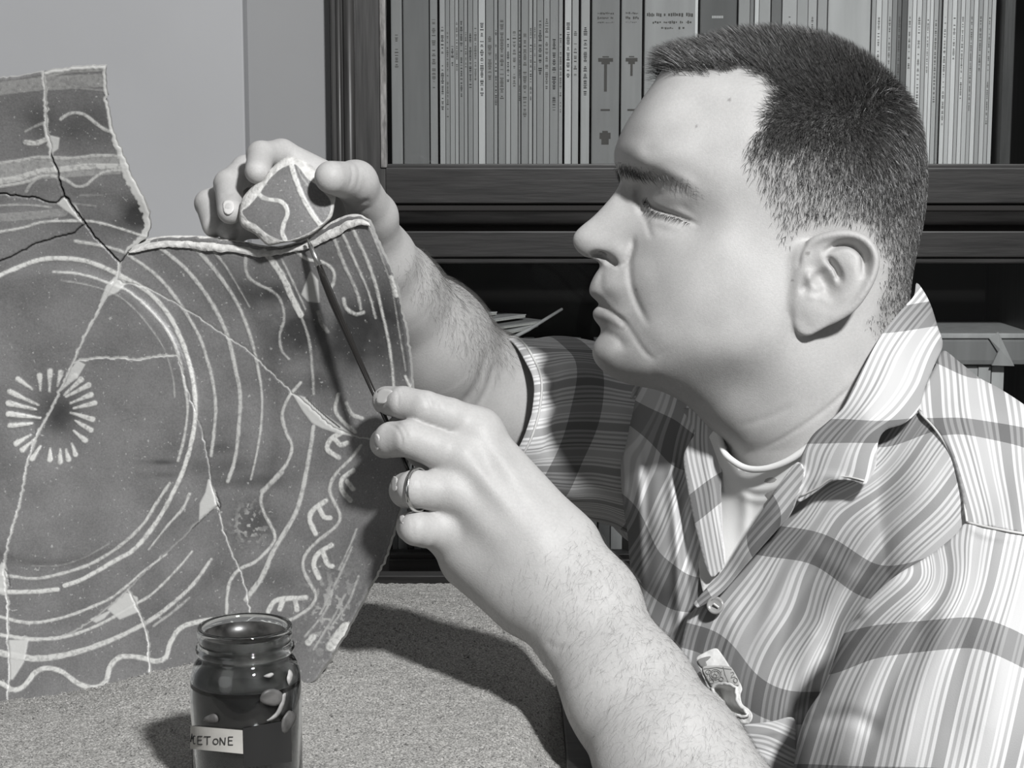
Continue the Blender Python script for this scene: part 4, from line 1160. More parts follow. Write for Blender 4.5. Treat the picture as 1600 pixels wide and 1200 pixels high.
# ---------------------------------------------------------------- near hand and forearm (his left)
# finger chains: px, py, depth, radius
HL = {
 'index': [(748, 675, .930, .0135), (702, 652, .921, .0108), (664, 638, .916, .0097), (630, 629, .922, .0090), (604, 626, .934, .0082)],
 'middle': [(716, 712, .922, .0130), (680, 700, .914, .0107), (640, 685, .910, .0103), (612, 687, .918, .0098), (602, 692, .932, .0088)],
 'ring': [(703, 766, .920, .0130), (672, 766, .911, .0105), (648, 764, .907, .0103), (636, 766, .916, .0098), (634, 770, .932, .0085)],
 'pinky': [(694, 828, .924, .0125), (664, 828, .911, .0096), (650, 826, .907, .0092), (644, 823, .922, .0087), (643, 820, .940, .0078)],
}
LSH = .038
for k_ in HL: HL[k_] = [(x, y, d + LSH, r * (d + LSH) / d) for x, y, d, r in HL[k_]]
def left_hand(h=.00105):
    def cs(px, py, d, _c=globals()['cs']):
        return _c(px, py, d + LSH * float(np.clip((1300 - py) / 400, 0, 1)))
    G = Grid((-.089, -.237, -1.035), (.17, .012, -.795), h)
    f = G.new()
    fingers = [chain_sdf(G, HL[k], .0012) for k in ('index', 'middle', 'ring', 'pinky')]
    # creases at the joints (index, middle)
    ff = fingers[0]
    for g in fingers[1:]: ff = smin(ff, g, .0016)
    thumb = chain_sdf(G, [(835, 840, .975, .017), (745, 745, .985, .0155), (668, 705, .982, .0112), (622, 676, .975, .0092)], .003)
    P = G.new()
    K = .012
    for a, b, r1, r2 in (((745, 676, .931), (884, 846, .912), .0125, .017), ((716, 714, .924), (868, 880, .906), .0128, .019), ((704, 764, .922), (848, 902, .907), .0125, .019), ((694, 826, .927), (822, 925, .914), .012, .019),
                         ((735, 790, .945), (840, 885, .925), .017, .021), ((742, 868, .936), (822, 935, .922), .0215, .0205), ((765, 745, .95), (860, 850, .93), .016, .02)):
        rcone(G, P, cs(*a), cs(*b), r1, r2, K)
    f = smin(ff, P, .007)
    f = smin(f, thumb, .004)
    # knuckle heads and tendons
    for (x, y, d, r) in ((750, 678, .924, .0095), (724, 714, .9155, .0100), (706, 764, .9135, .0098), (697, 826, .918, .0085)):
        rcone(G, f, cs(x, y, d), cs(x + 2, y + 2, d), r, r, .008)
    for a, b in (((752, 680, .9165), (850, 830, .896)), ((728, 718, .909), (845, 860, .893)), ((712, 768, .909), (835, 885, .897))):
        rcone(G, f, cs(*a), cs(*b), .0025, .002, .012)
    # wrist and forearm, flattened front to back
    F2 = G.new()
    fl = 1.3
    for a, b, r1, r2 in (((858, 893, .914), (910, 962, .902), .0315, .0305), ((910, 962, .902), (985, 1085, .885), .0305, .0338), ((985, 1085, .885), (1050, 1190, .868), .0338, .0385), ((1050, 1190, .868), (1140, 1340, .845), .0385, .045)):
        rcone(G, F2, cs(*a), cs(*b), r1, r2, .01, fl, pad=.02)
    f = smin(f, F2, .014)
    rcone(G, f, cs(940, 912, .8985), cs(948, 922, .898), .010, .010, .02)       # ulna head
    V, Q = tomesh(f, G, 3)
    return crease(V, Q, [
        ([(655, 612), (664, 622), (669, 634), (672, 648)], .45, 2.6), ([(668, 613), (677, 624), (681, 638)], .4, 2.4), ([(676, 618), (688, 634), (692, 652)], .3, 3), ([(620, 606), (622, 620), (621, 636)], .4, 2.2), ([(627, 606), (629, 618)], .3, 2),
        ([(600, 664), (612, 664), (622, 672), (628, 686), (626, 700)], .5, 2.4), ([(612, 658), (626, 664), (634, 676), (636, 690)], .4, 2.4), ([(650, 664), (654, 680)], .2, 3),
        ([(664, 738), (660, 752), (662, 770), (660, 790)], .25, 2.5), ([(640, 806), (646, 820), (644, 836)], .3, 2.4),
        ([(760, 690), (785, 720), (810, 760)], -.35, 9), ([(738, 722), (770, 765), (800, 800)], -.3, 9), ([(905, 935), (935, 960), (925, 985)], .25, 5), ([(850, 1000), (872, 1012), (896, 1010)], .35, 5), ([(830, 985), (850, 1030), (870, 1060)], .3, 6),
        ([(700, 740), (730, 752), (760, 790)], .5, 14), ([(735, 690), (765, 735), (790, 760)], .4, 10)])
V, Q = left_hand(); SKIN.append((V, Q, np.zeros(len(V)), np.zeros(len(V)))); LEFT = (V, Q)

# ---------------------------------------------------------------- far hand and forearm (his right)
HR = {
 'index': [(540, 296, 1.062, .0115), (440, 241, 1.048, .0092), (408, 243, 1.030, .0086), (402, 268, 1.010, .0077)],
 'middle': [(515, 312, 1.075, .0115), (384, 266, 1.062, .0092), (357, 288, 1.044, .0088), (360, 330, 1.016, .0080)],
 'ring': [(505, 335, 1.084, .011), (362, 300, 1.074, .0088), (326, 318, 1.060, .0085), (335, 352, 1.040, .0078)],
 'pinky': [(500, 358, 1.09, .010), (398, 352, 1.075, .0082), (372, 358, 1.058, .0078), (358, 362, 1.036, .0068)],
}
def right_hand(h=.00115):
    G = Grid((cs(300, 0, 1.06)[0] - .005, cs(0, 760, 1.3)[1] - .02, -1.36), (cs(1000, 0, 1.25)[0], cs(0, 205, 1.04)[1] + .005, -.975), h * 1.12)
    fs = [chain_sdf(G, HR[k], .003) for k in HR]
    ff = fs[0]
    for g in fs[1:]: ff = smin(ff, g, .0014)
    thumb = chain_sdf(G, [(592, 400, 1.095, .018), (584, 338, 1.062, .0145), (556, 285, 1.024, .0125), (517, 277, .9915, .0098)], .006)
    P = G.new()
    for a, b, r1, r2 in (((540, 298, 1.064), (592, 400, 1.10), .012, .019), ((515, 314, 1.077), (580, 405, 1.11), .012, .019), ((505, 337, 1.086), (570, 412, 1.115), .012, .018), ((500, 358, 1.092), (565, 420, 1.118), .012, .018), ((560, 350, 1.075), (590, 410, 1.10), .017, .02)):
        rcone(G, P, cs(*a), cs(*b), r1, r2, .012)
    f = smin(ff, P, .007); f = smin(f, thumb, .006)
    A = G.new()
    for a, b, r1, r2 in (((585, 412, 1.105), (614, 456, 1.135), .0265, .030), ((614, 456, 1.135), (668, 535, 1.19), .030, .043), ((668, 535, 1.19), (728, 614, 1.245), .043, .050), ((728, 618, 1.245), (960, 700, 1.285), .0500, .055)):
        rcone(G, A, cs(*a), cs(*b), r1, r2, .016, 1.0, pad=.02)
    f = smin(f, A, .012)
    V, Q = tomesh(f, G, 3)
    return crease(V, Q, [([(762, 540), (757, 575), (742, 608), (716, 640)], 1.6, 7), ([(775, 560), (760, 610), (735, 650)], .8, 5), ([(545, 250), (551, 270), (546, 296)], .5, 2.6), ([(556, 252), (562, 272), (556, 300)], .4, 2.6),
        ([(540, 312), (560, 318), (580, 312)], .7, 4), ([(530, 326), (556, 332), (582, 322)], .5, 4), ([(398, 262), (404, 266), (410, 262)], .3, 2), ([(345, 300), (355, 304), (368, 300)], .35, 2.2), ([(346, 306), (357, 309)], .3, 2.2)])
V, Q = right_hand(); SKIN.append((V, Q, np.zeros(len(V)), np.zeros(len(V)))); RIGHT = (V, Q)

# ---------------------------------------------------------------- head
HD = 1.10
prof_face = [(1040, 100), (1022, 128), (1001, 158), (986, 180), (973, 202), (965, 220), (960, 238), (961, 254), (966, 268), (970, 279), (966, 291), (957, 305), (941, 324), (925, 340), (910, 352), (899, 363), (895, 374), (898, 386), (905, 395), (916, 402), (927, 405), (936, 410), (937, 418),
             (931, 427), (925, 438), (921, 450), (922, 460), (929, 468), (936, 476), (930, 482), (926, 488), (928, 498), (934, 506), (939, 513), (938, 522), (931, 532), (926, 544), (927, 558), (934, 571), (947, 583), (968, 595), (995, 603), (1028, 610), (1060, 624), (1085, 642), (1110, 668), (1150, 700)]
prof_skull = [(1150, 700), (1260, 700), (1350, 640), (1395, 560), (1410, 500), (1416, 450), (1424, 405), (1434, 360), (1440, 310), (1440, 265), (1434, 222), (1420, 180), (1399, 150), (1370, 122), (1337, 99), (1297, 80), (1255, 69), (1205, 64), (1150, 66), (1100, 78), (1062, 91)]
prof_poly = np.vstack((smooth_line(prof_face, 2)[:-1], smooth_line(prof_skull, 5)[:-1]))
ctrl = [  # px, py (as seen), half breadth in mm
 (985, 212, 30), (1005, 190, 40), (1030, 160, 42), (1060, 130, 42), (1010, 235, 45), (1040, 210, 53), (1090, 160, 54), (1100, 200, 61), (1100, 245, 64), (1150, 210, 68), (1160, 270, 71), (1220, 230, 73),
 (1320, 250, 76), (1400, 260, 55), (1425, 265, 36), (1200, 84, 34), (1200, 106, 50), (1200, 135, 61), (1200, 180, 69), (1300, 108, 44), (1300, 140, 61), (1310, 190, 71), (1390, 180, 42), (1110, 110, 42), (1100, 92, 25), (1370, 140, 38),
 (972, 256, 17), (985, 262, 28), (1005, 266, 39), (1035, 272, 48), (1065, 284, 54), (1092, 302, 58), (1125, 320, 63), (1175, 330, 68),
 (974, 284, 6.5), (982, 290, 9), (995, 300, 13), (1006, 314, 20), (1022, 318, 31), (1045, 326, 39), (1070, 336, 45), (1090, 348, 51), (1008, 335, 22), (1020, 345, 31),
 (960, 320, 8), (945, 345, 9.5), (925, 358, 8.5), (908, 372, 8), (912, 388, 7.5), (935, 375, 12.5), (950, 365, 13), (965, 345, 13), (985, 340, 17), (960, 385, 16.5), (975, 390, 18.5), (972, 402, 18), (955, 402, 14), (940, 395, 12),
 (992, 362, 23), (1000, 385, 28), (1015, 370, 34), (1045, 362, 43), (1040, 395, 46), (1080, 380, 55), (1120, 370, 63), (1160, 390, 68), (1210, 410, 70),
 (931, 440, 7), (934, 452, 10), (945, 430, 13), (948, 455, 18), (962, 440, 21), (968, 470, 24), (985, 430, 26), (990, 470, 30), (1005, 430, 37), (1010, 470, 39), (1030, 440, 47),
 (936, 488, 8), (945, 495, 14), (960, 502, 21), (975, 512, 26), (990, 520, 33), (1012, 515, 42), (948, 515, 15), (962, 525, 22),
 (938, 540, 12), (945, 560, 17), (960, 550, 24), (972, 575, 24), (985, 550, 33), (1005, 580, 34), (1020, 548, 43), (1045, 520, 53), (1060, 470, 58), (1060, 560, 50), (1045, 590, 36), (1100, 510, 63), (1100, 560, 57), (1100, 600, 42), (1150, 480, 69), (1150, 560, 64), (1160, 610, 50),
 (1220, 500, 71), (1230, 570, 66), (1300, 450, 64), (1290, 410, 66), (1330, 420, 65), (1300, 330, 74), (1370, 350, 63), (1380, 450, 52), (1300, 540, 60), (1240, 640, 55), (1370, 540, 45)]
def toq(px, py, w):
    k = (HD - w / 1000.0) / HD
    return 800 + (px - 800) * k, 600 + (py - 600) * k
SR = 22.0
def sdist_in(Qp):
    D, _ = seg_dist(Qp, np.vstack((prof_poly, prof_poly[:1])))
    return np.where(inpoly(Qp, prof_poly), D, -D)
def ssat(s): return np.where(s > 0, SR * (1 - np.exp(-np.maximum(s, 0) / SR)), s)
cq = np.array([toq(*c) for c in ctrl]); cw = np.array([c[2] for c in ctrl], float)
cd = ssat(sdist_in(cq))
ok = cd > 1.0
if (~ok).any(): print('controls outside profile', [ctrl[i] for i in np.nonzero(~ok)[0]])
tg = tps_fit(cq[ok], np.log(cw[ok] ** 2 / cd[ok]), lam=.002)
GS = 1.5
gx = np.arange(880, 1480, GS); gy = np.arange(30, 720, GS)
GX, GY = np.meshgrid(gx, gy, indexing='ij'); Qp = np.stack((GX.ravel(), GY.ravel()), 1)
sgn = ssat(sdist_in(Qp)); gg = (sgn * np.exp(np.clip(tg(Qp)[:, 0], -2, 8))).reshape(GX.shape)
def blur(a, n=1):
    for _ in range(n):
        a = np.pad(a, 1, mode='edge')
        a = (a[:-2] + 2 * a[1:-1] + a[2:]) / 4
        a = (a[:, :-2] + 2 * a[:, 1:-1] + a[:, 2:]) / 4
    return a
gg = blur(gg, 5)
hh = np.sqrt(np.maximum(gg, 0))               # mm
# sculpted features: lines given as seen, moved to the median-plane grid
from functools import lru_cache
def h_at(q):
    i = int(np.clip((q[0] - gx[0]) / GS, 0, len(gx) - 1)); j = int(np.clip((q[1] - gy[0]) / GS, 0, len(gy) - 1)); return hh0[i, j]
hh0 = hh.copy()
def q_of(px, py):
    w = 30.0
    for _ in range(12): w = .5 * w + .5 * h_at(toq(px, py, w))
    return toq(px, py, w)
def feat(pts, amp, wid, wid2=None, asym=0.0, taper=True):
    """add amp (mm) along a line; wid in px; asym>0: step whose lower/right side drops"""
    global hh
    pl = np.array([q_of(*p) for p in smooth_line(pts, 5)])
    D, T = seg_dist(Qp, pl, lim=wid * 4)
    tp = np.clip(np.minimum(T, 1 - T) * 6, 0, 1) if taper else 1
    if taper: tp = .25 + .75 * tp
    a = amp * tp * np.exp(-(D / wid) ** 2)
    a[D > wid * 4] = 0
    hh = hh + a.reshape(hh.shape)
def blob(x, y, rx, ry, amp, rot=0):
    global hh
    q = q_of(x, y); c, s = math.cos(rot), math.sin(rot)
    dx = GX - q[0]; dy = GY - q[1]
    hh = hh + amp * np.exp(-(((dx * c + dy * s) / rx) ** 2 + ((-dx * s + dy * c) / ry) ** 2))
# brow ridge, eye
feat([(985, 262), (1010, 264), (1040, 270), (1070, 284), (1090, 298)], 2.2, 10)
blob(1046, 308, 32, 15, 3.0, .3)                                            # eyeball under the lid
feat([(1060, 318), (1080, 334), (1096, 350)], -.6, 5)
feat([(1006, 308), (1018, 322), (1036, 330), (1058, 337), (1076, 344), (1090, 351)], -4.2, 3.2)
feat([(1012, 332), (1034, 342), (1060, 349), (1084, 354)], -1.8, 6)     # closed lid slit
feat([(1002, 280), (998, 298), (1002, 318), (1008, 336)], -5.5, 6.5)          # inner corner hollow
feat([(1008, 340), (1014, 360), (1018, 372)], -1.3, 4)
feat([(1020, 352), (1045, 362), (1075, 362), (1100, 356)], -.8, 7)           # under the eye bag
blob(1050, 348, 30, 8, 1.3, .2)
# nose wing, nostril
feat([(990, 372), (988, 392), (980, 410), (968, 418)], -2.6, 4.2)
blob(966, 394, 15, 14, 2.6)
feat([(922, 399), (934, 397), (947, 401), (958, 409), (965, 415)], -7.0, 3.8)
blob(940, 399, 12, 4.5, -4, .25)
# nasolabial fold
feat([(986, 392), (984, 410), (984, 430), (988, 452), (996, 474), (1005, 492), (1012, 505)], -2.2, 4.4)
feat([(1002, 400), (1002, 430), (1008, 460), (1020, 486)], 1.0, 15)
# philtrum edge, lips, mouth
feat([(938, 420), (932, 432), (926, 448)], 1.0, 3)
feat([(940, 424), (940, 440), (938, 455)], -.8, 4)
feat([(925, 461), (932, 468), (941, 476), (953, 486), (966, 495), (978, 506)], -3.4, 3.0)
feat([(968, 497), (978, 506), (989, 522), (999, 538), (1010, 552), (1022, 562)], -1.2, 3.6)
feat([(930, 476), (944, 482)], -1.6, 3)
feat([(935, 490), (948, 497), (962, 504), (972, 512)], 1.8, 6)
feat([(932, 455), (942, 466), (955, 478)], 1.2, 5)
feat([(940, 516), (952, 522), (966, 530), (976, 545)], -1.8, 6)
blob(945, 552, 16, 18, 1.8)
feat([(1014, 500), (1026, 525), (1040, 550)], .8, 18)
feat([(1015, 585), (1035, 600), (1060, 612)], -1.2, 7)
# temple and jaw muscle
blob(1150, 250, 34, 38, -1.4); blob(1190, 470, 40, 55, 1.0); blob(1110, 385, 40, 25, 1.4)
blob(1042, 58 + 0, 1, 1, 0)
hh = np.maximum(hh, 0); gg2 = np.where(gg > 0, np.minimum(hh, np.sqrt(np.maximum(gg, 0)) * 1.0 + 9) ** 2, gg)
near = np.clip(np.sqrt(np.maximum(gg, 0)) / 4.0, 0, 1)                       # keep the outline untouched
gg = gg * (1 - near) + gg2 * near
gg = blur(gg, 1)
# to metres in the median plane
PXM = HD / F
def head_mesh(h=.00105):
    G = Grid(((885 - 800) * PXM, -(790 - 600) * PXM, -HD - .10), ((1475 - 800) * PXM, -(38 - 600) * PXM, -HD + .108), h)
    qx = 800 + G.ax[0] / PXM; qy = 600 - G.ax[1] / PXM
    ix = np.clip((qx - gx[0]) / GS, 0, len(gx) - 1.001); iy = np.clip((qy - gy[0]) / GS, 0, len(gy) - 1.001)
    i0 = ix.astype(int); j0 = iy.astype(int); fx = (ix - i0)[:, None]; fy = (iy - j0)[None]
    def bil(a):
        return (a[np.ix_(i0, j0)] * (1 - fx) * (1 - fy) + a[np.ix_(i0 + 1, j0)] * fx * (1 - fy) + a[np.ix_(i0, j0 + 1)] * (1 - fx) * fy + a[np.ix_(i0 + 1, j0 + 1)] * fx * fy)
    g2 = bil(gg) * 1e-6                                                       # m^2
    g2 = np.where(qy[None] > 715, -1e-3, g2)
    dgx, dgy = np.gradient(g2, h)
    w = G.ax[2] + HD
    gr = np.clip(dgx ** 2 + dgy ** 2, 0, .012 ** 2)
    f = ((w[None, None] ** 2 - g2[:, :, None]) / np.sqrt(4 * w[None, None] ** 2 + gr[:, :, None] + 1e-7)).astype(np.float32)
    # neck and throat
    N_ = G.new()
    rcone(G, N_, cs(1262, 500, HD), cs(1322, 800, HD), .057, .064, .01, pad=.03)
    rcone(G, N_, cs(1160, 585, HD), cs(1250, 680, HD), .030, .045, .02, 1.0, pad=.03)
    f = smin(f, N_, .022)
    # ear: relief field in the plane of the ear (both sides)
    ear = [(1243, 500), (1241, 470), (1247, 440), (1252, 415), (1255, 390), (1268, 372), (1288, 363), (1312, 359), (1335, 362), (1354, 373), (1367, 392), (1370, 414), (1364, 438), (1352, 462), (1336, 484), (1314, 500), (1290, 512), (1268, 524), (1254, 522), (1246, 512)]
    ear = smooth_line(ear, 3, closed=True)
    eh = .00105 * 1.0
    wE = .0775                                                                # typical height used for the parallax
    def tq(p):
        return np.array([toq(a, b, 82) for a, b in p])
    eq = tq(ear)
    lo = eq.min(0) - 6; hi = eq.max(0) + 6
    ia = np.nonzero((qx > lo[0]) & (qx < hi[0]))[0]; ja = np.nonzero((qy > lo[1]) & (qy < hi[1]))[0]
    EX, EY = np.meshgrid(qx[ia], qy[ja], indexing='ij'); E = np.stack((EX.ravel(), EY.ravel()), 1)
    D, _ = seg_dist(E, np.vstack((eq, eq[:1]))); s = np.where(inpoly(E, eq), D, -D) * PXM      # metres inside
    def L(pts, wid, amp):
        D, T = seg_dist(E, tq(smooth_line(pts, 4))); tp = .3 + .7 * np.clip(np.minimum(T, 1 - T) * 5, 0, 1); return amp * tp * np.exp(-(D / wid) ** 2)
    # stand-off plane: front edge 72 mm, back edge 88 mm from the median plane
    t = np.clip((E[:, 0] - eq[:, 0].min()) / (eq[:, 0].max() - eq[:, 0].min()), 0, 1)
    zc = .0722 + .0195 * t ** .8
    zf = zc.copy()
    rim = [(1258, 408), (1262, 388), (1280, 373), (1310, 367), (1336, 371), (1354, 385), (1362, 408), (1356, 436), (1344, 460), (1326, 482), (1302, 497)]
    zf += L(rim, 5.5, .0026)
    zf += L([(1292, 393), (1306, 384), (1325, 382), (1340, 390), (1349, 405), (1348, 430)], 4.6, -.0095)     # hollow inside the rim
    zf += L([(1318, 400), (1330, 420), (1330, 445), (1318, 462), (1302, 472)], 8, .0012)                      # antihelix
    zf += L([(1293, 402), (1302, 412), (1310, 426), (1313, 440)], 3.4, -.0085)
    zf += L([(1278, 420), (1288, 436), (1296, 450), (1284, 460)], 12, -.0080)                                # bowl
    zf += L([(1262, 444), (1258, 456)], 5, -.006)
    zf += L([(1262, 424), (1266, 432), (1262, 440)], 6.5, .0036)                                              # tragus
    zf += L([(1262, 462), (1280, 466), (1300, 466)], 4, .0010)
    zf += L([(1256, 490), (1280, 492), (1262, 505)], 13, .0010)
    zf = blur(zf.reshape(EX.shape), 1); th = .0040
    s = s.reshape(EX.shape)
    wz = np.abs(w)[None, None]
    top = wz - zf[:, :, None]; bot = (zf - .0065)[:, :, None] - wz
    slabd = np.maximum(top, bot)
    e2 = -s[:, :, None]
    rr = .0022
    a = np.maximum(slabd + rr, 0); b = np.maximum(e2 + rr, 0)
    fe = (np.sqrt(a * a + b * b) + np.minimum(np.maximum(slabd + rr, e2 + rr), 0) - rr).astype(np.float32)
    sub = f[ia[0]:ia[-1] + 1, ja[0]:ja[-1] + 1]
    f[ia[0]:ia[-1] + 1, ja[0]:ja[-1] + 1] = smin(sub, fe, .003)
    # nostrils
    for sg in (1, -1):
        rcone(G, f, cs(931, 403, HD) + (0, 0, sg * .0085), cs(957, 411, HD) + (0, 0, sg * .0130), .0031, .0034, .0012, pad=.004, sub=True)
        rcone(G, f, cs(937, 403, HD) + (0, 0, sg * .0075), cs(948, 388, HD) + (0, 0, sg * .0065), .0030, .0020, .0012, pad=.004, sub=True)
    # root of the ear
    for sg in (1, -1):
        q0 = toq(1262, 400, 80); q1 = toq(1258, 470, 80)
        p0 = np.array(((q0[0] - 800) * PXM, -(q0[1] - 600) * PXM, -HD + sg * .066)); p1 = np.array(((q1[0] - 800) * PXM, -(q1[1] - 600) * PXM, -HD + sg * .066))
        rcone(G, f, p0, p1, .0085, .0085, .006)
        q2 = toq(1300, 420, 80); p2 = np.array(((q2[0] - 800) * PXM, -(q2[1] - 600) * PXM, -HD + sg * .062))
        rcone(G, f, p2, p2 + .001, .009, .009, .004)
    return tomesh(f, G, 2)
V, Q = head_mesh()
V, Q = crease(V, Q, [([(1180, 706), (1225, 684), (1290, 640), (1345, 590)], .9, 4), ([(1150, 668), (1200, 652), (1250, 630)], .4, 6), ([(1262, 372), (1250, 395), (1246, 420)], .8, 4)])
def app_px(V, mirror=True):
    """apparent pixel of each vertex (far side mirrored to the near side)"""
    w = np.abs(V[:, 2] + HD) if mirror else V[:, 2] + HD
    d = HD - w
    return np.stack((800 + V[:, 0] / d * F, 600 - V[:, 1] / d * F), 1), w
AP, Wd = app_px(V)
hair_poly = smooth_line([(1020, 60), (1030, 100), (1046, 114), (1070, 120), (1100, 120), (1130, 117), (1160, 112), (1185, 120), (1203, 135), (1199, 160), (1188, 182), (1178, 205), (1166, 230), (1162, 258), (1176, 285), (1190, 318), (1202, 350), (1214, 374), (1230, 388), (1248, 376), (1262, 362), (1290, 350), (1330, 352), (1362, 372), (1378, 405), (1376, 440), (1362, 480), (1350, 515), (1380, 545), (1450, 540), (1500, 400), (1500, 100), (1300, 0), (1100, 20)], 5, closed=True)
D, _ = seg_dist(AP, np.vstack((hair_poly, hair_poly[:1]))); ins = inpoly(AP, hair_poly)
edge_n = (fbm(AP[:, 0], AP[:, 1], 14, 2) - .5) * 14
sd = np.where(ins, D, -D) + edge_n
# fade: sides short and light, top dense
dens = sstep(-4, 26, sd) * (.42 + .58 * sstep(330, 200, AP[:, 1] - .25 * (AP[:, 0] - 1200))) * np.where(AP[:, 1] > 480, sstep(560, 470, AP[:, 1]), 1)
earm = (Wd > .076) & (AP[:, 0] > 1236) & (AP[:, 1] > 352) & (AP[:, 1] < 528)
dens[earm] = 0
dens = dens * (1 - .62 * sstep(205, 260, AP[:, 1]) * (1 - sstep(1190, 1400, AP[:, 0] + .25 * (AP[:, 1] - 300))))
stub = np.clip(dens * .9, 0, 1)
beard = smooth_line([(925, 430), (975, 425), (1000, 470), (1040, 520), (1120, 540), (1200, 520), (1235, 470), (1240, 540), (1180, 610), (1080, 640), (980, 605), (925, 560)], 6, closed=True)
Db, _ = seg_dist(AP, np.vstack((beard, beard[:1]))); Db = np.where(inpoly(AP, beard), Db, -Db)
stub = np.maximum(stub, .13 * sstep(-12, 30, Db) * (.5 + fbm(AP[:, 0], AP[:, 1], 3.0, 2)))
# lips
lipm = np.zeros(len(V))
for pl, wd in (([(926, 462), (940, 474), (958, 488)], 7), ([(930, 488), (945, 495), (960, 501), (972, 509)], 8)):
    D, _ = seg_dist(AP, np.array(pl), lim=20); lipm = np.maximum(lipm, .55 * (1 - sstep(wd - 4, wd + 2, D)))
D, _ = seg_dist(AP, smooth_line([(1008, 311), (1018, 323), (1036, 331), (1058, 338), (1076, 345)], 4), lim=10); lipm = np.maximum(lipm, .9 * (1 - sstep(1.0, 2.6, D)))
D, _ = seg_dist(AP, smooth_line([(975, 266), (1000, 270), (1030, 275), (1060, 283)], 4), lim=20)
stub = np.maximum(stub, .22 * (1 - sstep(3, 12, D)))
SKIN.append((V, Q, stub, lipm)); HEADM = (V, Q, dens)
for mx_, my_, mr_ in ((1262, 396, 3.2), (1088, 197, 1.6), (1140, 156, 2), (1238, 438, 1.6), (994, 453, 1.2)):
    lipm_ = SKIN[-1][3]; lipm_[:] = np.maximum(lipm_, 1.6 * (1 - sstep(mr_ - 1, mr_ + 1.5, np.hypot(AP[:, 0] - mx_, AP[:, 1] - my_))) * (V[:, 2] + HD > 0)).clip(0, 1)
# ---------------------------------------------------------------- torso core under the shirt
CORE = (((1322, 760, 1.11), (1370, 900, 1.15), .050, .075), ((1380, 940, 1.17), (1330, 1500, 1.17), .100, .115), ((1410, 700, 1.11), (1555, 820, 1.01), .040, .050),
        ((1555, 820, 1.01), (1570, 900, .975), .050, .052), ((1570, 900, .975), (1500, 1400, .91), .052, .045), ((1060, 740, 1.28), (1260, 820, 1.20), .058, .075))
def torso_core(h=.006, grow=0.0):
    G = Grid((.02, -.46, -1.45), (.50, 0.05, -.74), h)
    f = G.new()
    for a, b, r1, r2 in CORE:
        rcone(G, f, cs(*a), cs(*b), r1 + grow, r2 + grow, .03, pad=.06)
    return tomesh(f, G, 2)
V, Q = torso_core(); SKIN.append((V, Q, np.zeros(len(V)), np.zeros(len(V))))
person = empty('person', W(1300, 1250, 1.1), "man in a plaid short-sleeved shirt painting a sherd's edge beside the plate", 'person')
VV = []; QQ = []; SS = []; LL = []; n = 0
for V, Q, s, l in SKIN:
    VV.append(V); QQ.append(Q + n); SS.append(s); LL.append(l); n += len(V)
body = mesh_obj('body', tow(np.vstack(VV)), np.vstack(QQ), m_skin, person, smooth=True, attrs={'stubble': np.concatenate(SS), 'lip': np.concatenate(LL)})
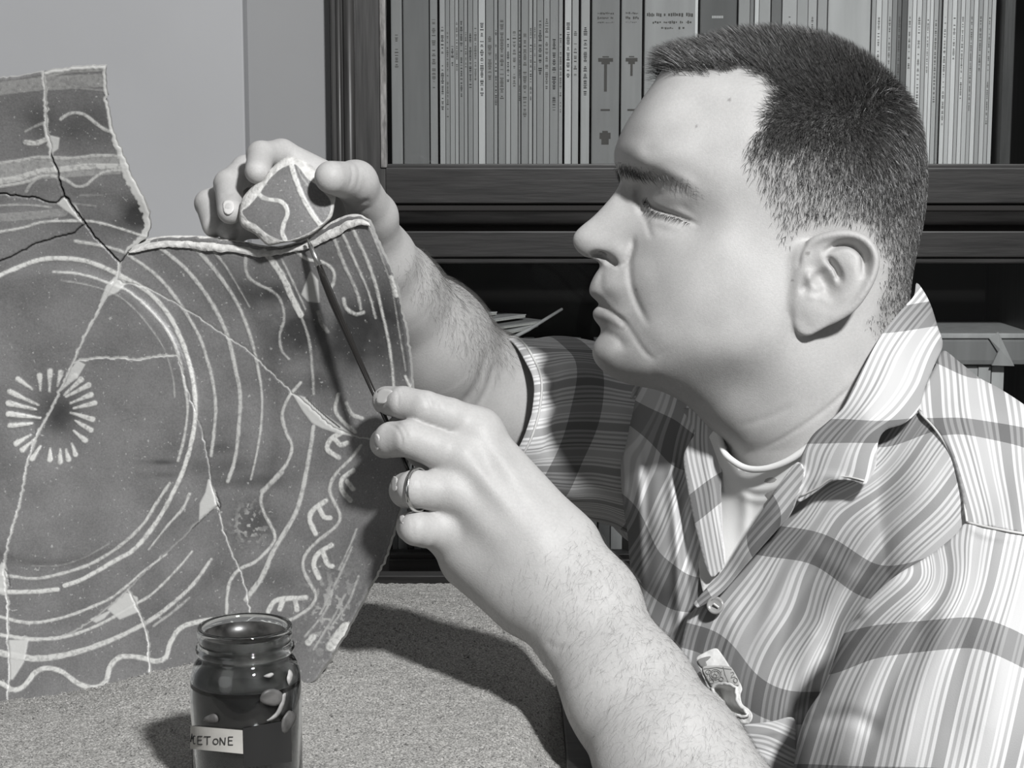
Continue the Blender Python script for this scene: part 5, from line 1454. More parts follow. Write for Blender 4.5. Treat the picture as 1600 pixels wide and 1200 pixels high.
# ================================================================== CLOTHES
def cloth_mat(name, base=.62, dark=1.0):
    m = bpy.data.materials.new(name); m.use_nodes = True
    nt = m.node_tree; N = nt.nodes; L = nt.links; b = N['Principled BSDF']
    b.inputs['Roughness'].default_value = .85; b.inputs['Specular IOR Level'].default_value = .15
    def attr(n_):
        a = N.new('ShaderNodeAttribute'); a.attribute_name = n_; return a.outputs['Fac']
    def ma(op, x, y=None, z=None):
        n = N.new('ShaderNodeMath'); n.operation = op
        for i, v in enumerate((x, y, z)):
            if v is None: continue
            if isinstance(v, (int, float)): n.inputs[i].default_value = v
            else: L.new(v, n.inputs[i])
        return n.outputs[0]
    u = attr('weave_u'); v = attr('weave_v')                          # millimetres across and along the cloth
    fu = ma('FRACT', ma('DIVIDE', ma('ADD', u, 3400.0), 34.0))
    r = N.new('ShaderNodeValToRGB'); r.color_ramp.interpolation = 'LINEAR'
    W_, G_, M_, D_ = .69, .43, .52, .35
    seq = [(0, W_), (.05, G_), (.10, W_), (.155, G_), (.205, W_), (.27, D_), (.31, W_), (.35, G_), (.385, W_), (.44, M_), (.60, W_), (.635, M_), (.665, W_), (.72, G_), (.77, W_), (.82, D_), (.865, W_), (.93, M_), (.965, W_)]
    el = r.color_ramp.elements
    e = 0.004; stops = []
    for i, (p, c) in enumerate(seq):
        if i: stops.append((p - e, seq[i - 1][1]))
        stops.append((p + (e if i else 0), c))
    stops = stops[:31]
    el[0].position = stops[0][0]; el[0].color = (stops[0][1],) * 3 + (1,)
    el[1].position = stops[-1][0]; el[1].color = (stops[-1][1],) * 3 + (1,)
    for p, c in stops[1:-1]:
        q = el.new(p); q.color = (c, c, c, 1)
    L.new(fu, r.inputs[0])
    fv = ma('FRACT', ma('DIVIDE', ma('ADD', v, 5000.0 - 100 + 9), 88.0))
    # 5000-91 = 4909 ; shift so that v=100 sits in the middle of a band
    band = ma('LESS_THAN', ma('FRACT', ma('DIVIDE', ma('ADD', v, 88.0 * 60 - 100 + 9.5), 88.0)), 19.0 / 88)
    mixn = N.new('ShaderNodeMix'); mixn.data_type = 'RGBA'; mixn.blend_type = 'MULTIPLY'
    L.new(band, mixn.inputs[0]); L.new(r.outputs[0], mixn.inputs[6]); mixn.inputs[7].default_value = (.46, .46, .46, 1)
    sc = N.new('ShaderNodeVectorMath'); sc.operation = 'SCALE'; L.new(mixn.outputs[2], sc.inputs[0])
    tc = N.new('ShaderNodeTexCoord'); no = N.new('ShaderNodeTexNoise'); no.inputs['Scale'].default_value = 1500; L.new(tc.outputs['Object'], no.inputs['Vector'])
    sc.inputs['Scale'].default_value = dark
    L.new(sc.outputs[0], b.inputs['Base Color'])
    bp = N.new('ShaderNodeBump'); bp.inputs['Strength'].default_value = .3; bp.inputs['Distance'].default_value = .0003
    L.new(no.outputs['Fac'], bp.inputs['Height']); L.new(bp.outputs[0], b.inputs['Normal'])
    return m
m_cloth = cloth_mat('striped_plaid_cotton', dark=1.0)
m_tee = mat('white_knit_cotton', (.84, .84, .83), .9, .1, noise=(20, .03), bump=(1500, .3, .0003))
m_thread = mat('pale_sewing_thread', (.6, .6, .59), .8, .1)
# body of the shirt around the hidden sides and back
Vc, Qc = torso_core(.006, .007)
dpt = -Vc[:, 2]; cpx = 800 + Vc[:, 0] / dpt * F; cpy = 600 - Vc[:, 1] / dpt * F
BIN = 8; zb = np.full((260, 220), 9.0)
bi = np.clip((cpx / BIN).astype(int), 0, 259); bj = np.clip((cpy / BIN).astype(int), 0, 219)
for dx in (-2, -1, 0, 1, 2):
    for dy in (-2, -1, 0, 1, 2):
        np.minimum.at(zb, (np.clip(bi + dx, 0, 259), np.clip(bj + dy, 0, 219)), dpt)
zb = np.minimum(zb, 1.6)
for _ in range(14):
    zp = np.pad(zb, 1, mode='edge'); zb = (zp[:-2, 1:-1] + zp[2:, 1:-1] + zp[1:-1, :-2] + zp[1:-1, 2:] + 2 * zb) / 6
def core_depth(x, y):
    fx = np.clip(x / BIN - .5, 0, 258); fy = np.clip(y / BIN - .5, 0, 218); i = np.minimum(fx.astype(int), 257); j = np.minimum(fy.astype(int), 217); fx = fx - i; fy = fy - j
    return (zb[i, j] * (1 - fx) + zb[i + 1, j] * fx) * (1 - fy) + (zb[i, j + 1] * (1 - fx) + zb[i + 1, j + 1] * fx) * fy
def core_depth_old(x, y): return zb[np.clip((x / BIN).astype(int), 0, 259), np.clip((y / BIN).astype(int), 0, 219)]
keep = Vc[:, 1] < cs(0, 640, 1.1)[1]
kq = keep[Qc].all(1)
used = np.unique(Qc[kq]); re = -np.ones(len(Vc), int); re[used] = np.arange(len(used))
Vs = Vc[used]; Qs = re[Qc[kq]]
shirt = mesh_obj('shirt', tow(Vs), Qs, m_cloth, person, smooth=True, label='striped and plaid short-sleeved cotton shirt with open collar',
                 attrs={'weave_u': Vs[:, 0] * 1000 + Vs[:, 2] * 700, 'weave_v': -Vs[:, 1] * 1000})
def sheet(name, poly, dep, uc, vc, step=4.5, th=.0012, parent=None, roll=None, folds=(), fold_amp=.0, m=None, edge_th=0.0, clamp=True, smoothp=5, label=None, raw=False, fu=14., fv=70., floor_=.003, seed=0):
    poly = np.asarray(poly, float) if raw else smooth_line(poly, smoothp, closed=True)
    P2, T = cdt_patch(poly, step)
    dt = tps_fit([c[:2] for c in dep], [c[2] for c in dep]); d = dt(P2)[:, 0]
    U = tps_fit([c[:2] for c in uc], [c[2] for c in uc], .001)(P2)[:, 0] if uc else np.zeros(len(P2))
    Vv = tps_fit([c[:2] for c in vc], [c[2] for c in vc], .001)(P2)[:, 0] if vc else np.zeros(len(P2))
    if fold_amp: d = d - fold_amp * (fbm(U / fu * 10 + seed * 31, Vv / fv * 10 + 7, 10, 2) - .5) * 2
    for pts, amp, wid in folds:
        D, Tt = seg_dist(P2, smooth_line(pts, 5), lim=wid * 3); tp = .15 + .85 * np.clip(np.minimum(Tt, 1 - Tt) * 4, 0, 1)
        d = d - amp * .001 * tp * np.exp(-(D / wid) ** 2) * (D < wid * 3)
    if clamp:
        cd_ = core_depth(P2[:, 0], P2[:, 1]); d = smin(d, cd_ - floor_, .012)
    for pl, Rr in (roll or ()):
        D, _ = seg_dist(P2, np.asarray(pl, float), lim=400); r_px = Rr / d * F
        q = np.clip(1 - D / r_px, 0, 1); d = d + Rr * (1 - np.sqrt(1 - np.minimum(q, .985) ** 2)) * 1.0
        U = U + np.sign(1) * 0
    P3 = csa(np.stack((P2[:, 0], P2[:, 1], d), 1)); N = vnormals(P3, T)
    if N[:, 2].mean() < 0: T = T[:, ::-1]; N = -N
    n = len(P3); rd = P3 / np.linalg.norm(P3, axis=1, keepdims=True)
    back = P3 + rd * th
    be = boundary_edges(T)
    V = np.vstack((P3, back)); Fs = np.vstack((T, T[:, ::-1] + n, np.stack((be[:, 1], be[:, 0], be[:, 0] + n), 1), np.stack((be[:, 1], be[:, 0] + n, be[:, 1] + n), 1)))
    o = mesh_obj(name, tow(V), Fs, m or m_cloth, parent or shirt, smooth=True, attrs={'weave_u': np.r_[U, U], 'weave_v': np.r_[Vv, Vv]}, label=label)
    return o, (lambda x, y: float(np.interp(0, [0], [min(dt(np.array([[x, y]]))[0, 0], float(core_depth(np.array([x]), np.array([y]))[0]) - floor_)])) if clamp else float(dt(np.array([[x, y]]))[0, 0]))

# ---- t-shirt
tee_dep = [(1125, 673, 1.095), (1147, 723, 1.083), (1193, 733, 1.062), (1223, 723, 1.05), (1273, 687, 1.035), (1300, 760, 1.03), (1250, 800, 1.055), (1150, 800, 1.09), (1130, 900, 1.085), (1110, 760, 1.11), (1200, 850, 1.07), (1090, 960, 1.09)]
tee_fold = [([(1150, 752), (1180, 765), (1215, 760), (1245, 742)], 2.2, 7), ([(1155, 772), (1185, 782), (1220, 776)], 1.6, 6), ([(1150, 745), (1165, 790), (1160, 850)], 2.0, 9), ([(1190, 800), (1175, 850), (1150, 890)], 1.4, 9)]
tee = sheet('t_shirt', [(1122, 672), (1131, 708), (1146, 723), (1167, 734), (1193, 734), (1223, 724), (1250, 707), (1276, 684), (1310, 720), (1290, 790), (1230, 850), (1170, 920), (1130, 950), (1100, 930), (1090, 850), (1095, 760), (1105, 690)], tee_dep, None, None, 4, .0015, person, m=m_tee, folds=tee_fold, clamp=False, label='white crew-neck undershirt at the open collar')[0]
band = smooth_line([(1119, 655, 1.104), (1124, 680, 1.096), (1131, 706, 1.087), (1146, 721, 1.078), (1167, 732, 1.067), (1193, 733, 1.056), (1223, 724, 1.046), (1250, 708, 1.038), (1280, 684, 1.030), (1310, 655, 1.026)], 4)
pts = csa(band)
V, Fc = tube_vf([Vector(tow(p)) for p in pts], .0022, 12); mesh_obj('neck_ribbing', V, Fc, m_tee, tee, smooth=True)

# ---- far front of the shirt (his right side)
farp = [(1000, 596), (984, 625), (976, 665), (971, 705), (970, 745), (974, 790), (980, 830), (984, 880), (990, 920), (1010, 970), (1040, 1010), (1075, 1045), (1110, 1060), (1120, 1000), (1105, 950), (1125, 900), (1128, 860), (1118, 800), (1108, 740), (1105, 690), (1090, 640), (1060, 610)]
far_dep = [(985, 620, 1.20), (972, 705, 1.185), (980, 830, 1.165), (1000, 930, 1.145), (1050, 640, 1.165), (1040, 720, 1.145), (1040, 820, 1.125), (1045, 920, 1.115), (1075, 1040, 1.10), (1110, 660, 1.125), (1110, 760, 1.118), (1110, 860, 1.105), (1110, 960, 1.095), (1110, 1050, 1.085)]
far_u = [(1002, 830, 0), (1025, 780, 0), (1047, 735, 0), (1002, 900, 14), (1040, 830, 14), (1060, 780, 14), (1030, 930, 28), (1062, 870, 30), (1090, 800, 32), (972, 705, -14), (975, 800, -12), (1000, 700, -12), (1100, 950, 52), (1060, 640, -4), (1110, 700, 26)]
far_v = [(1002, 884, 100), (1030, 905, 100), (1058, 935, 100), (975, 790, 100), (990, 800, 96), (1040, 740, 30), (1060, 650, 0), (985, 640, 10), (1080, 1020, 150), (1100, 860, 80), (1110, 740, 20)]
far_fold = [([(1001, 660), (1000, 740), (1002, 830), (1004, 930)], 4.0, 7), ([(1010, 690), (1010, 780), (1010, 870)], -2.5, 9), ([(1052, 690), (1050, 760), (1058, 850), (1060, 940), (1064, 1010)], 5, 8), ([(1066, 720), (1068, 800), (1072, 880), (1080, 960)], -3.5, 8), ([(1085, 800), (1092, 870), (1096, 930)], 2.5, 7), ([(985, 640), (980, 720), (986, 800)], -2, 8)]
sheet('far_front_panel', farp, far_dep, far_u, far_v, 3.6, .0012, roll=[([(1000, 600), (976, 665), (970, 745), (980, 830), (990, 920)], .02)], folds=far_fold, label='far front of the open shirt, partly in shadow', floor_=.002)
# far collar / lapel
fcp = [(1066, 638), (1085, 640), (1100, 648), (1118, 664), (1124, 690), (1128, 730), (1127, 770), (1130, 830), (1133, 880), (1122, 895), (1112, 902), (1102, 884), (1092, 845), (1082, 805), (1074, 760), (1068, 715), (1078, 690), (1086, 676), (1076, 655)]
fc_dep = [(1068, 640, 1.125), (1100, 648, 1.112), (1124, 690, 1.100), (1068, 715, 1.112), (1082, 805, 1.100), (1102, 884, 1.088), (1128, 770, 1.094), (1132, 880, 1.080)]
fc_u = [(1072, 700, 0), (1090, 790, 0), (1108, 890, 0), (1092, 690, 9), (1108, 790, 9), (1122, 880, 8), (1112, 680, 18), (1124, 770, 17), (1068, 640, -4)]
fc_v = [(1080, 800, 101), (1100, 784, 101), (1124, 764, 101), (1075, 700, 62), (1115, 690, 66), (1110, 890, 145), (1070, 640, 35)]
sheet('far_collar', fcp, fc_dep, fc_u, fc_v, 3, .0014, folds=[([(1100, 660), (1108, 730), (1112, 800), (1120, 870)], 1.2, 10)], clamp=False, label='far collar and lapel lying open')

# ---- near front panel
nf = [(1088, 948), (1110, 925), (1150, 890), (1190, 845), (1225, 800), (1250, 765), (1290, 720), (1340, 670), (1400, 630), (1433, 636), (1462, 672), (1486, 712), (1500, 760), (1512, 812), (1500, 850), (1440, 920), (1390, 980), (1350, 1060), (1320, 1130), (1300, 1300), (1060, 1300), (1052, 1180), (1055, 1090), (1062, 1020), (1074, 968)]
nf_dep = [(1088, 950, 1.084), (1150, 890, 1.072), (1225, 800, 1.052), (1290, 720, 1.035), (1400, 640, 1.02), (1440, 650, 1.005), (1486, 712, .965), (1512, 812, .920), (1440, 760, .975), (1380, 760, .995), (1300, 800, 1.018), (1250, 880, 1.03), (1180, 940, 1.052), (1110, 1020, 1.068), (1060, 1060, 1.085), (1150, 1060, 1.04), (1240, 1000, 1.012), (1300, 920, .995), (1380, 860, .965), (1450, 880, .925), (1330, 1010, .978), (1300, 1100, .985), (1240, 1120, 1.0), (1150, 1180, 1.03), (1060, 1200, 1.08), (1250, 1300, .99), (1100, 1300, 1.05), (1400, 960, .94)]
nf_u = [(1095, 1040, 0), (1120, 960, 0), (1190, 870, 0), (1255, 790, -2), (1345, 715, -6), (1173, 1044, 24), (1225, 875, 15), (1290, 784, 14), (1420, 667, 12), (1238, 1109, 52), (1283, 972, 46), (1316, 888, 46), (1394, 784, 44), (1452, 693, 36), (1290, 1057, 70), (1316, 979, 70), (1368, 914, 74), (1485, 810, 78), (1060, 1060, -14), (1150, 1200, 22), (1250, 1250, 60)]
nf_v = [(1215, 846, 100), (1280, 856, 100), (1330, 892, 100), (1358, 912, 100), (1078, 998, 190), (1110, 1006, 190), (1152, 1060, 188), (1190, 1094, 188), (1238, 1108, 188), (1300, 700, 30), (1380, 690, 18), (1433, 655, 12), (1150, 930, 138), (1250, 980, 146), (1500, 800, 75), (1180, 1250, 250), (1070, 1150, 240), (1320, 1120, 196)]
nf_fold = [([(1180, 1010), (1215, 930), (1262, 850), (1310, 790)], 2.4, 12), ([(1212, 1040), (1240, 960), (1290, 870), (1350, 800)], -2.6, 12), ([(1245, 1060), (1275, 980), (1320, 900), (1390, 820)], 3.4, 13), ([(1270, 1075), (1300, 1000), (1350, 920), (1420, 860)], -4.0, 12),
           ([(1290, 1090), (1325, 1010), (1380, 940), (1440, 890)], 4.2, 12), ([(1262, 850), (1300, 880), (1350, 915)], 1.5, 16), ([(1130, 1000), (1150, 940), (1190, 880)], 1.6, 10), ([(1300, 740), (1370, 720), (1430, 690)], 1.6, 14), ([(1360, 800), (1420, 760), (1480, 730)], -2.0, 14), ([(1386, 860), (1440, 810), (1500, 780)], 2.2, 14),
           ([(1240, 1120), (1262, 1100), (1300, 1090)], -4, 14)]
_, D_NF = sheet('near_front_panel', nf, nf_dep, nf_u, nf_v, 3.6, .0012, folds=nf_fold, fold_amp=.0012, label='near front of the shirt with plaid bands', fu=9.)
# ---- yoke over the near shoulder
yk = [(1434, 640), (1446, 605), (1462, 570), (1474, 548), (1500, 566), (1530, 590), (1560, 606), (1600, 632), (1650, 672), (1720, 740), (1740, 850), (1660, 842), (1600, 834), (1550, 824), (1511, 815), (1503, 770), (1487, 712), (1463, 672)]
yk_dep = [(1434, 640, 1.01), (1474, 552, 1.06), (1530, 590, 1.03), (1600, 632, .99), (1720, 740, .95), (1740, 850, .90), (1600, 834, .885), (1511, 815, .915), (1487, 712, .96), (1560, 720, .94), (1500, 640, .995), (1650, 760, .91)]
yk_u = [(1470, 600, 0), (1480, 660, 2), (1500, 720, 2), (1530, 810, 4), (1520, 600, 18), (1535, 660, 20), (1555, 740, 22), (1570, 820, 22), (1600, 660, 42), (1610, 740, 44), (1620, 830, 44), (1700, 800, 74)]
yk_v = [(1455, 667, 12), (1500, 664, 12), (1550, 672, 12), (1600, 682, 12), (1475, 560, -76), (1520, 582, -76), (1530, 810, 62), (1600, 830, 62), (1700, 840, 62), (1690, 720, 12), (1540, 620, -34)]
_, D_YK = sheet('shoulder_yoke', yk, yk_dep, yk_u, yk_v, 4.2, .0012, roll=[([(1474, 548), (1530, 588), (1600, 632), (1720, 740)], .022)], fold_amp=.001, label='pale shoulder yoke of the shirt', folds=[([(1480, 620), (1520, 640), (1580, 650)], 1.5, 12)])
# ---- near sleeve
sl = [(1740, 846), (1660, 840), (1600, 833), (1550, 824), (1511, 817), (1490, 838), (1452, 868), (1405, 896), (1370, 925), (1340, 960), (1316, 995), (1300, 1040), (1284, 1078), (1262, 1112), (1248, 1150), (1240, 1200), (1232, 1300), (1740, 1300)]
sl_dep = [(1600, 835, .880), (1511, 818, .900), (1452, 870, .906), (1405, 896, .910), (1370, 925, .918), (1340, 960, .926), (1316, 995, .932), (1284, 1078, .935), (1248, 1150, .945), (1238, 1300, .94), (1740, 846, .90), (1600, 950, .855), (1500, 950, .868), (1420, 1000, .885), (1360, 1080, .895), (1320, 1180, .895), (1450, 1150, .85), (1600, 1150, .83), (1740, 1150, .85), (1450, 1300, .84), (1320, 1300, .89), (1740, 1300, .85)]
sl_u = [(1264, 1193, 0), (1303, 1076, 0), (1368, 972, 0), (1440, 900, 0), (1355, 1193, 30), (1394, 1070, 32), (1440, 972, 30), (1478, 850, 30), (1550, 1193, 90), (1524, 1070, 74), (1512, 953, 56), (1520, 836, 48), (1660, 1190, 124), (1640, 1000, 104), (1630, 850, 90)]
sl_v = [(1355, 1004, 100), (1420, 996, 100), (1480, 990, 100), (1524, 987, 100), (1600, 1018, 100), (1680, 1060, 100), (1300, 1060, 112), (1511, 820, 22), (1600, 836, 22), (1452, 868, 45), (1264, 1193, 178), (1400, 1220, 188), (1600, 1240, 186)]
sl_fold = [([(1300, 1190), (1345, 1090), (1400, 1000), (1450, 930)], 2.5, 16), ([(1340, 1200), (1385, 1100), (1430, 1010), (1470, 920)], -3.0, 15), ([(1400, 1200), (1430, 1100), (1460, 1010), (1500, 900)], 2.0, 16), ([(1480, 1200), (1500, 1080), (1510, 960)], -1.5, 18), ([(1511, 822), (1540, 836), (1600, 846)], 1.4, 6),
           ([(1330, 1010), (1400, 960), (1480, 950)], 2.0, 14), ([(1265, 1130), (1330, 1120), (1380, 1150)], -3.0, 14), ([(1530, 1200), (1560, 1060), (1570, 940)], 2, 20)]
_, D_SL = sheet('near_sleeve', sl, sl_dep, sl_u, sl_v, 4.0, .0012, roll=[([(1335, 966), (1316, 995), (1300, 1040), (1284, 1078), (1262, 1112), (1248, 1150), (1240, 1200), (1232, 1300)], .010)], folds=sl_fold, fold_amp=.0015, label='bright near sleeve with a dark plaid band', fu=16.)
# stitched seams
def seam(pts, name='stitched_seam', r=.0009):
    V, Fc = tube_vf([W(*p) for p in pts], r, 6); mesh_obj(name, V, Fc, m_thread, shirt, smooth=True)
# ---- near collar
nc = [(1432, 442), (1444, 456), (1455, 478), (1465, 510), (1473, 538), (1462, 566), (1446, 604), (1435, 640), (1412, 662), (1384, 672), (1372, 692), (1368, 730), (1352, 757), (1334, 752), (1316, 750), (1296, 754), (1276, 768), (1250, 784), (1243, 776), (1248, 745), (1252, 716), (1268, 682), (1292, 660), (1316, 638), (1334, 604), (1350, 572), (1366, 542), (1384, 514), (1410, 482), (1428, 462)]
nc_dep = [(1432, 445, 1.085), (1455, 478, 1.085), (1473, 538, 1.060), (1446, 604, 1.020), (1435, 640, .998), (1384, 672, .998), (1370, 730, .992), (1352, 757, .990), (1296, 754, 1.012), (1250, 782, 1.030), (1252, 716, 1.034), (1292, 660, 1.024), (1334, 604, 1.022), (1366, 542, 1.034), (1410, 482, 1.060), (1350, 650, 1.004), (1320, 700, 1.008), (1410, 560, 1.030)]
nc_u = [(1430, 460, 0), (1384, 514, 0), (1350, 576, 0), (1316, 640, 0), (1262, 700, 0), (1250, 740, -2), (1450, 490, 14), (1400, 560, 14), (1360, 640, 16), (1310, 700, 16), (1268, 765, 12), (1468, 540, 30), (1436, 600, 28), (1400, 665, 32), (1362, 690, 32), (1340, 745, 30)]
nc_v = [(1270, 676, 101), (1320, 675, 101), (1370, 672, 98), (1300, 730, 128), (1255, 770, 150), (1340, 600, 62), (1400, 500, 12), (1440, 480, 6), (1440, 600, 64), (1350, 745, 140)]
_, D_NC = sheet('near_collar', nc, nc_dep, nc_u, nc_v, 3.2, .0024, clamp=False, folds=[([(1440, 470), (1410, 540), (1370, 620), (1330, 700)], 2.0, 18), ([(1330, 752), (1290, 745), (1260, 765)], 1.5, 8)], roll=[([(1432, 442), (1455, 478), (1473, 538)], .008)], label='near collar wing turned down, with stitched edge')
def seam_on(dfs, pts, name, r=.0007):
    P = smooth_line(pts, 6); seam([(x, y, min(f(x, y) for f in dfs) - .0006) for x, y in P], name, r)
seam_on((D_NC,), [(1250, 776), (1278, 762), (1297, 749), (1318, 745), (1334, 747), (1350, 751)], 'edge_stitching', .0006)
seam_on((D_NF, D_YK), [(1436, 644), (1463, 673), (1487, 713), (1503, 768), (1511, 815)], 'armhole_seam')
seam_on((D_YK, D_SL), [(1511, 816), (1550, 825), (1600, 834), (1660, 842), (1735, 848)], 'yoke_seam')
# ---- rolled front edge
pl = [(1246, 778), (1240, 795), (1230, 812), (1216, 826), (1170, 878), (1128, 926), (1090, 950), (1083, 945), (1106, 916), (1138, 880), (1166, 836), (1196, 790), (1222, 752), (1246, 722), (1258, 740)]
pl_dep = [(1246, 778, 1.028), (1216, 826, 1.038), (1170, 878, 1.052), (1128, 926, 1.064), (1085, 948, 1.074), (1106, 916, 1.078), (1138, 880, 1.074), (1166, 836, 1.064), (1196, 790, 1.052), (1246, 722, 1.036)]
pl_u = [(1225, 800, 0), (1170, 860, 0), (1100, 940, 0), (1205, 780, 9), (1150, 850, 9), (1236, 740, 10), (1240, 790, -2), (1115, 905, 8)]
pl_v = [(1196, 800, 101), (1185, 836, 101), (1177, 850, 104), (1240, 740, 60), (1225, 800, 88), (1100, 940, 190), (1140, 890, 140)]
sheet('front_edge', pl, pl_dep, pl_u, pl_v, 2.8, .005, clamp=False, folds=[([(1236, 760), (1190, 830), (1140, 900), (1095, 940)], 2.2, 8)], label='rolled buttoned edge of the shirt front')
# button
def disc(name, c, r, th, m, parent, nrm_px=(0, 0), label=None, holes=True):
    c = np.array(c); n = -c / np.linalg.norm(c); n = n + np.array((-.25, .1, 0)); n /= np.linalg.norm(n)
    a = np.cross(n, (0, 1, 0)); a /= np.linalg.norm(a); b = np.cross(n, a)
    prof = [(0, .55), (.55, .55), (.68, .8), (.82, 1), (.95, .8), (1, .4), (.95, 0), (0, 0)]
    V = []; Fc = []; sg = 28
    for pr, pz in prof:
        for k in range(sg):
            an = 2 * math.pi * k / sg; V.append(tow(c + (a * math.cos(an) + b * math.sin(an)) * r * pr + n * th * pz))
    for i in range(len(prof) - 1):
        for k in range(sg):
            k2 = (k + 1) % sg; Fc.append((i * sg + k, (i + 1) * sg + k, (i + 1) * sg + k2, i * sg + k2))
    o = mesh_obj(name, V, Fc, m, parent, smooth=True, label=label)
    for q in (-1, 1):
        ax = a * q * r * .2
        V = [tow(c + ax + a * math.cos(t) * r * .1 + b * math.sin(t) * r * .1 + n * th * .62) for t in np.linspace(0, 2 * math.pi, 8, endpoint=False)] 
    return o
m_btn = mat('pearl_button', (.3, .3, .295), .2, .6)
disc('button', cs(1118, 946, 1.0665), .0058, .0018, m_btn, shirt, label='pale four-hole shirt button')
V, Fc = tube_vf([tow(cs(1115, 943, 1.0640)), tow(cs(1123, 949, 1.0635))], .0007, 6)
mesh_obj('button_thread', V, Fc, m_thread, shirt)
# ---- pocket
pk = [(1092, 1050), (1118, 1110), (1135, 1137), (1172, 1131), (1203, 1128), (1240, 1122), (1243, 1160), (1244, 1230), (1080, 1260), (1060, 1150)]
pk_dep = [(1092, 1050, 1.056), (1135, 1137, 1.022), (1203, 1128, 1.0), (1240, 1122, .99), (1244, 1230, .985), (1080, 1260, 1.04), (1060, 1150, 1.065), (1180, 1180, .998)]
pk_u = [(1135, 1145, 0), (1200, 1150, 0), (1240, 1170, 0), (1120, 1165, 12), (1190, 1175, 12), (1235, 1195, 12), (1120, 1200, 30), (1230, 1230, 30)]
pk_v = [(1140, 1160, 101), (1128, 1175, 101), (1160, 1150, 84), (1240, 1150, 30), (1230, 1200, 40), (1080, 1200, 150)]
sheet('pocket', pk, pk_dep, pk_u, pk_v, 3.2, .0016, clamp=True, folds=[([(1140, 1150), (1190, 1145), (1235, 1140)], 1.5, 7), ([(1150, 1175), (1200, 1170), (1240, 1180)], -1.2, 7)], label='chest pocket with stripes running slantwise', floor_=.008)
# ---- far sleeve: an open tube round the upper arm
def far_sleeve():
    A = [(781, 645, 1.232, .0532), (815, 650, 1.240, .0570), (850, 656, 1.246, .0610), (900, 664, 1.256, .063), (950, 676, 1.264, .066), (1000, 690, 1.270, .070), (1060, 710, 1.275, .074)]
    path = smooth_line([a for a in A], 7); seg = 72
    P = csa(path[:, :3]); V = []; U = []; Vv = []; L = 0
    for i in range(len(P)):
        t = P[min(i + 1, len(P) - 1)] - P[max(i - 1, 0)]; t /= np.linalg.norm(t)
        up = np.array((0, 1, 0)) - t * t[1]; up /= np.linalg.norm(up); sd = np.cross(t, up)
        if i: L += np.linalg.norm(P[i] - P[i - 1]) * 1000
        for k in range(seg):
            an = 2 * math.pi * k / seg
            r = path[i, 3] * (1 + .02 * math.sin(3 * an + L * .02) + .030 * math.sin(7 * an + L * .05) * math.exp(-L / 90) + .02 * math.sin(5 * an - L * .09))
            if i == 0: r *= .985
            top = max(0, math.cos(an - .5)); shift = -.010 * max(0, math.cos(an)) * math.exp(-L / 25)
            V.append(P[i] + (up * math.cos(an) + sd * math.sin(an)) * r + t * (shift + .006 * math.sin(2 * an)))
            U.append(an * path[i, 3] * 1000); Vv.append(L + 58)
    n = len(P); idx = np.arange(n * seg).reshape(n, seg); idn = np.roll(idx, -1, 1)
    Q = np.stack((idx[:-1], idn[:-1], idn[1:], idx[1:]), -1).reshape(-1, 4)
    V = np.array(V); N = quad_normals(V, Q)
    c = P.repeat(seg, 0)
    if ((V - c) * N).sum(1).mean() < 0: Q = Q[:, ::-1]; N = -N
    n0 = len(V); inner = V - N * .0016
    rim = np.stack((idx[0], idx[0] + n0, idn[0] + n0, idn[0]), -1)
    Qa = np.vstack((Q, Q[:, ::-1] + n0, rim))
    mesh_obj('far_sleeve', tow(np.vstack((V, inner))), Qa, m_cloth, shirt, smooth=True, attrs={'weave_u': U + U, 'weave_v': Vv + Vv}, label='shaded far sleeve with an open cuff')
    hem = [V[idx[1, k % seg]] + N[idx[1, k % seg]] * .0004 for k in range(seg + 1)]
    Vh, Fh = tube_vf([tow(p) for p in hem], .0009, 6); mesh_obj('cuff_hem', Vh, Fh, m_thread, shirt, smooth=True)
far_sleeve()
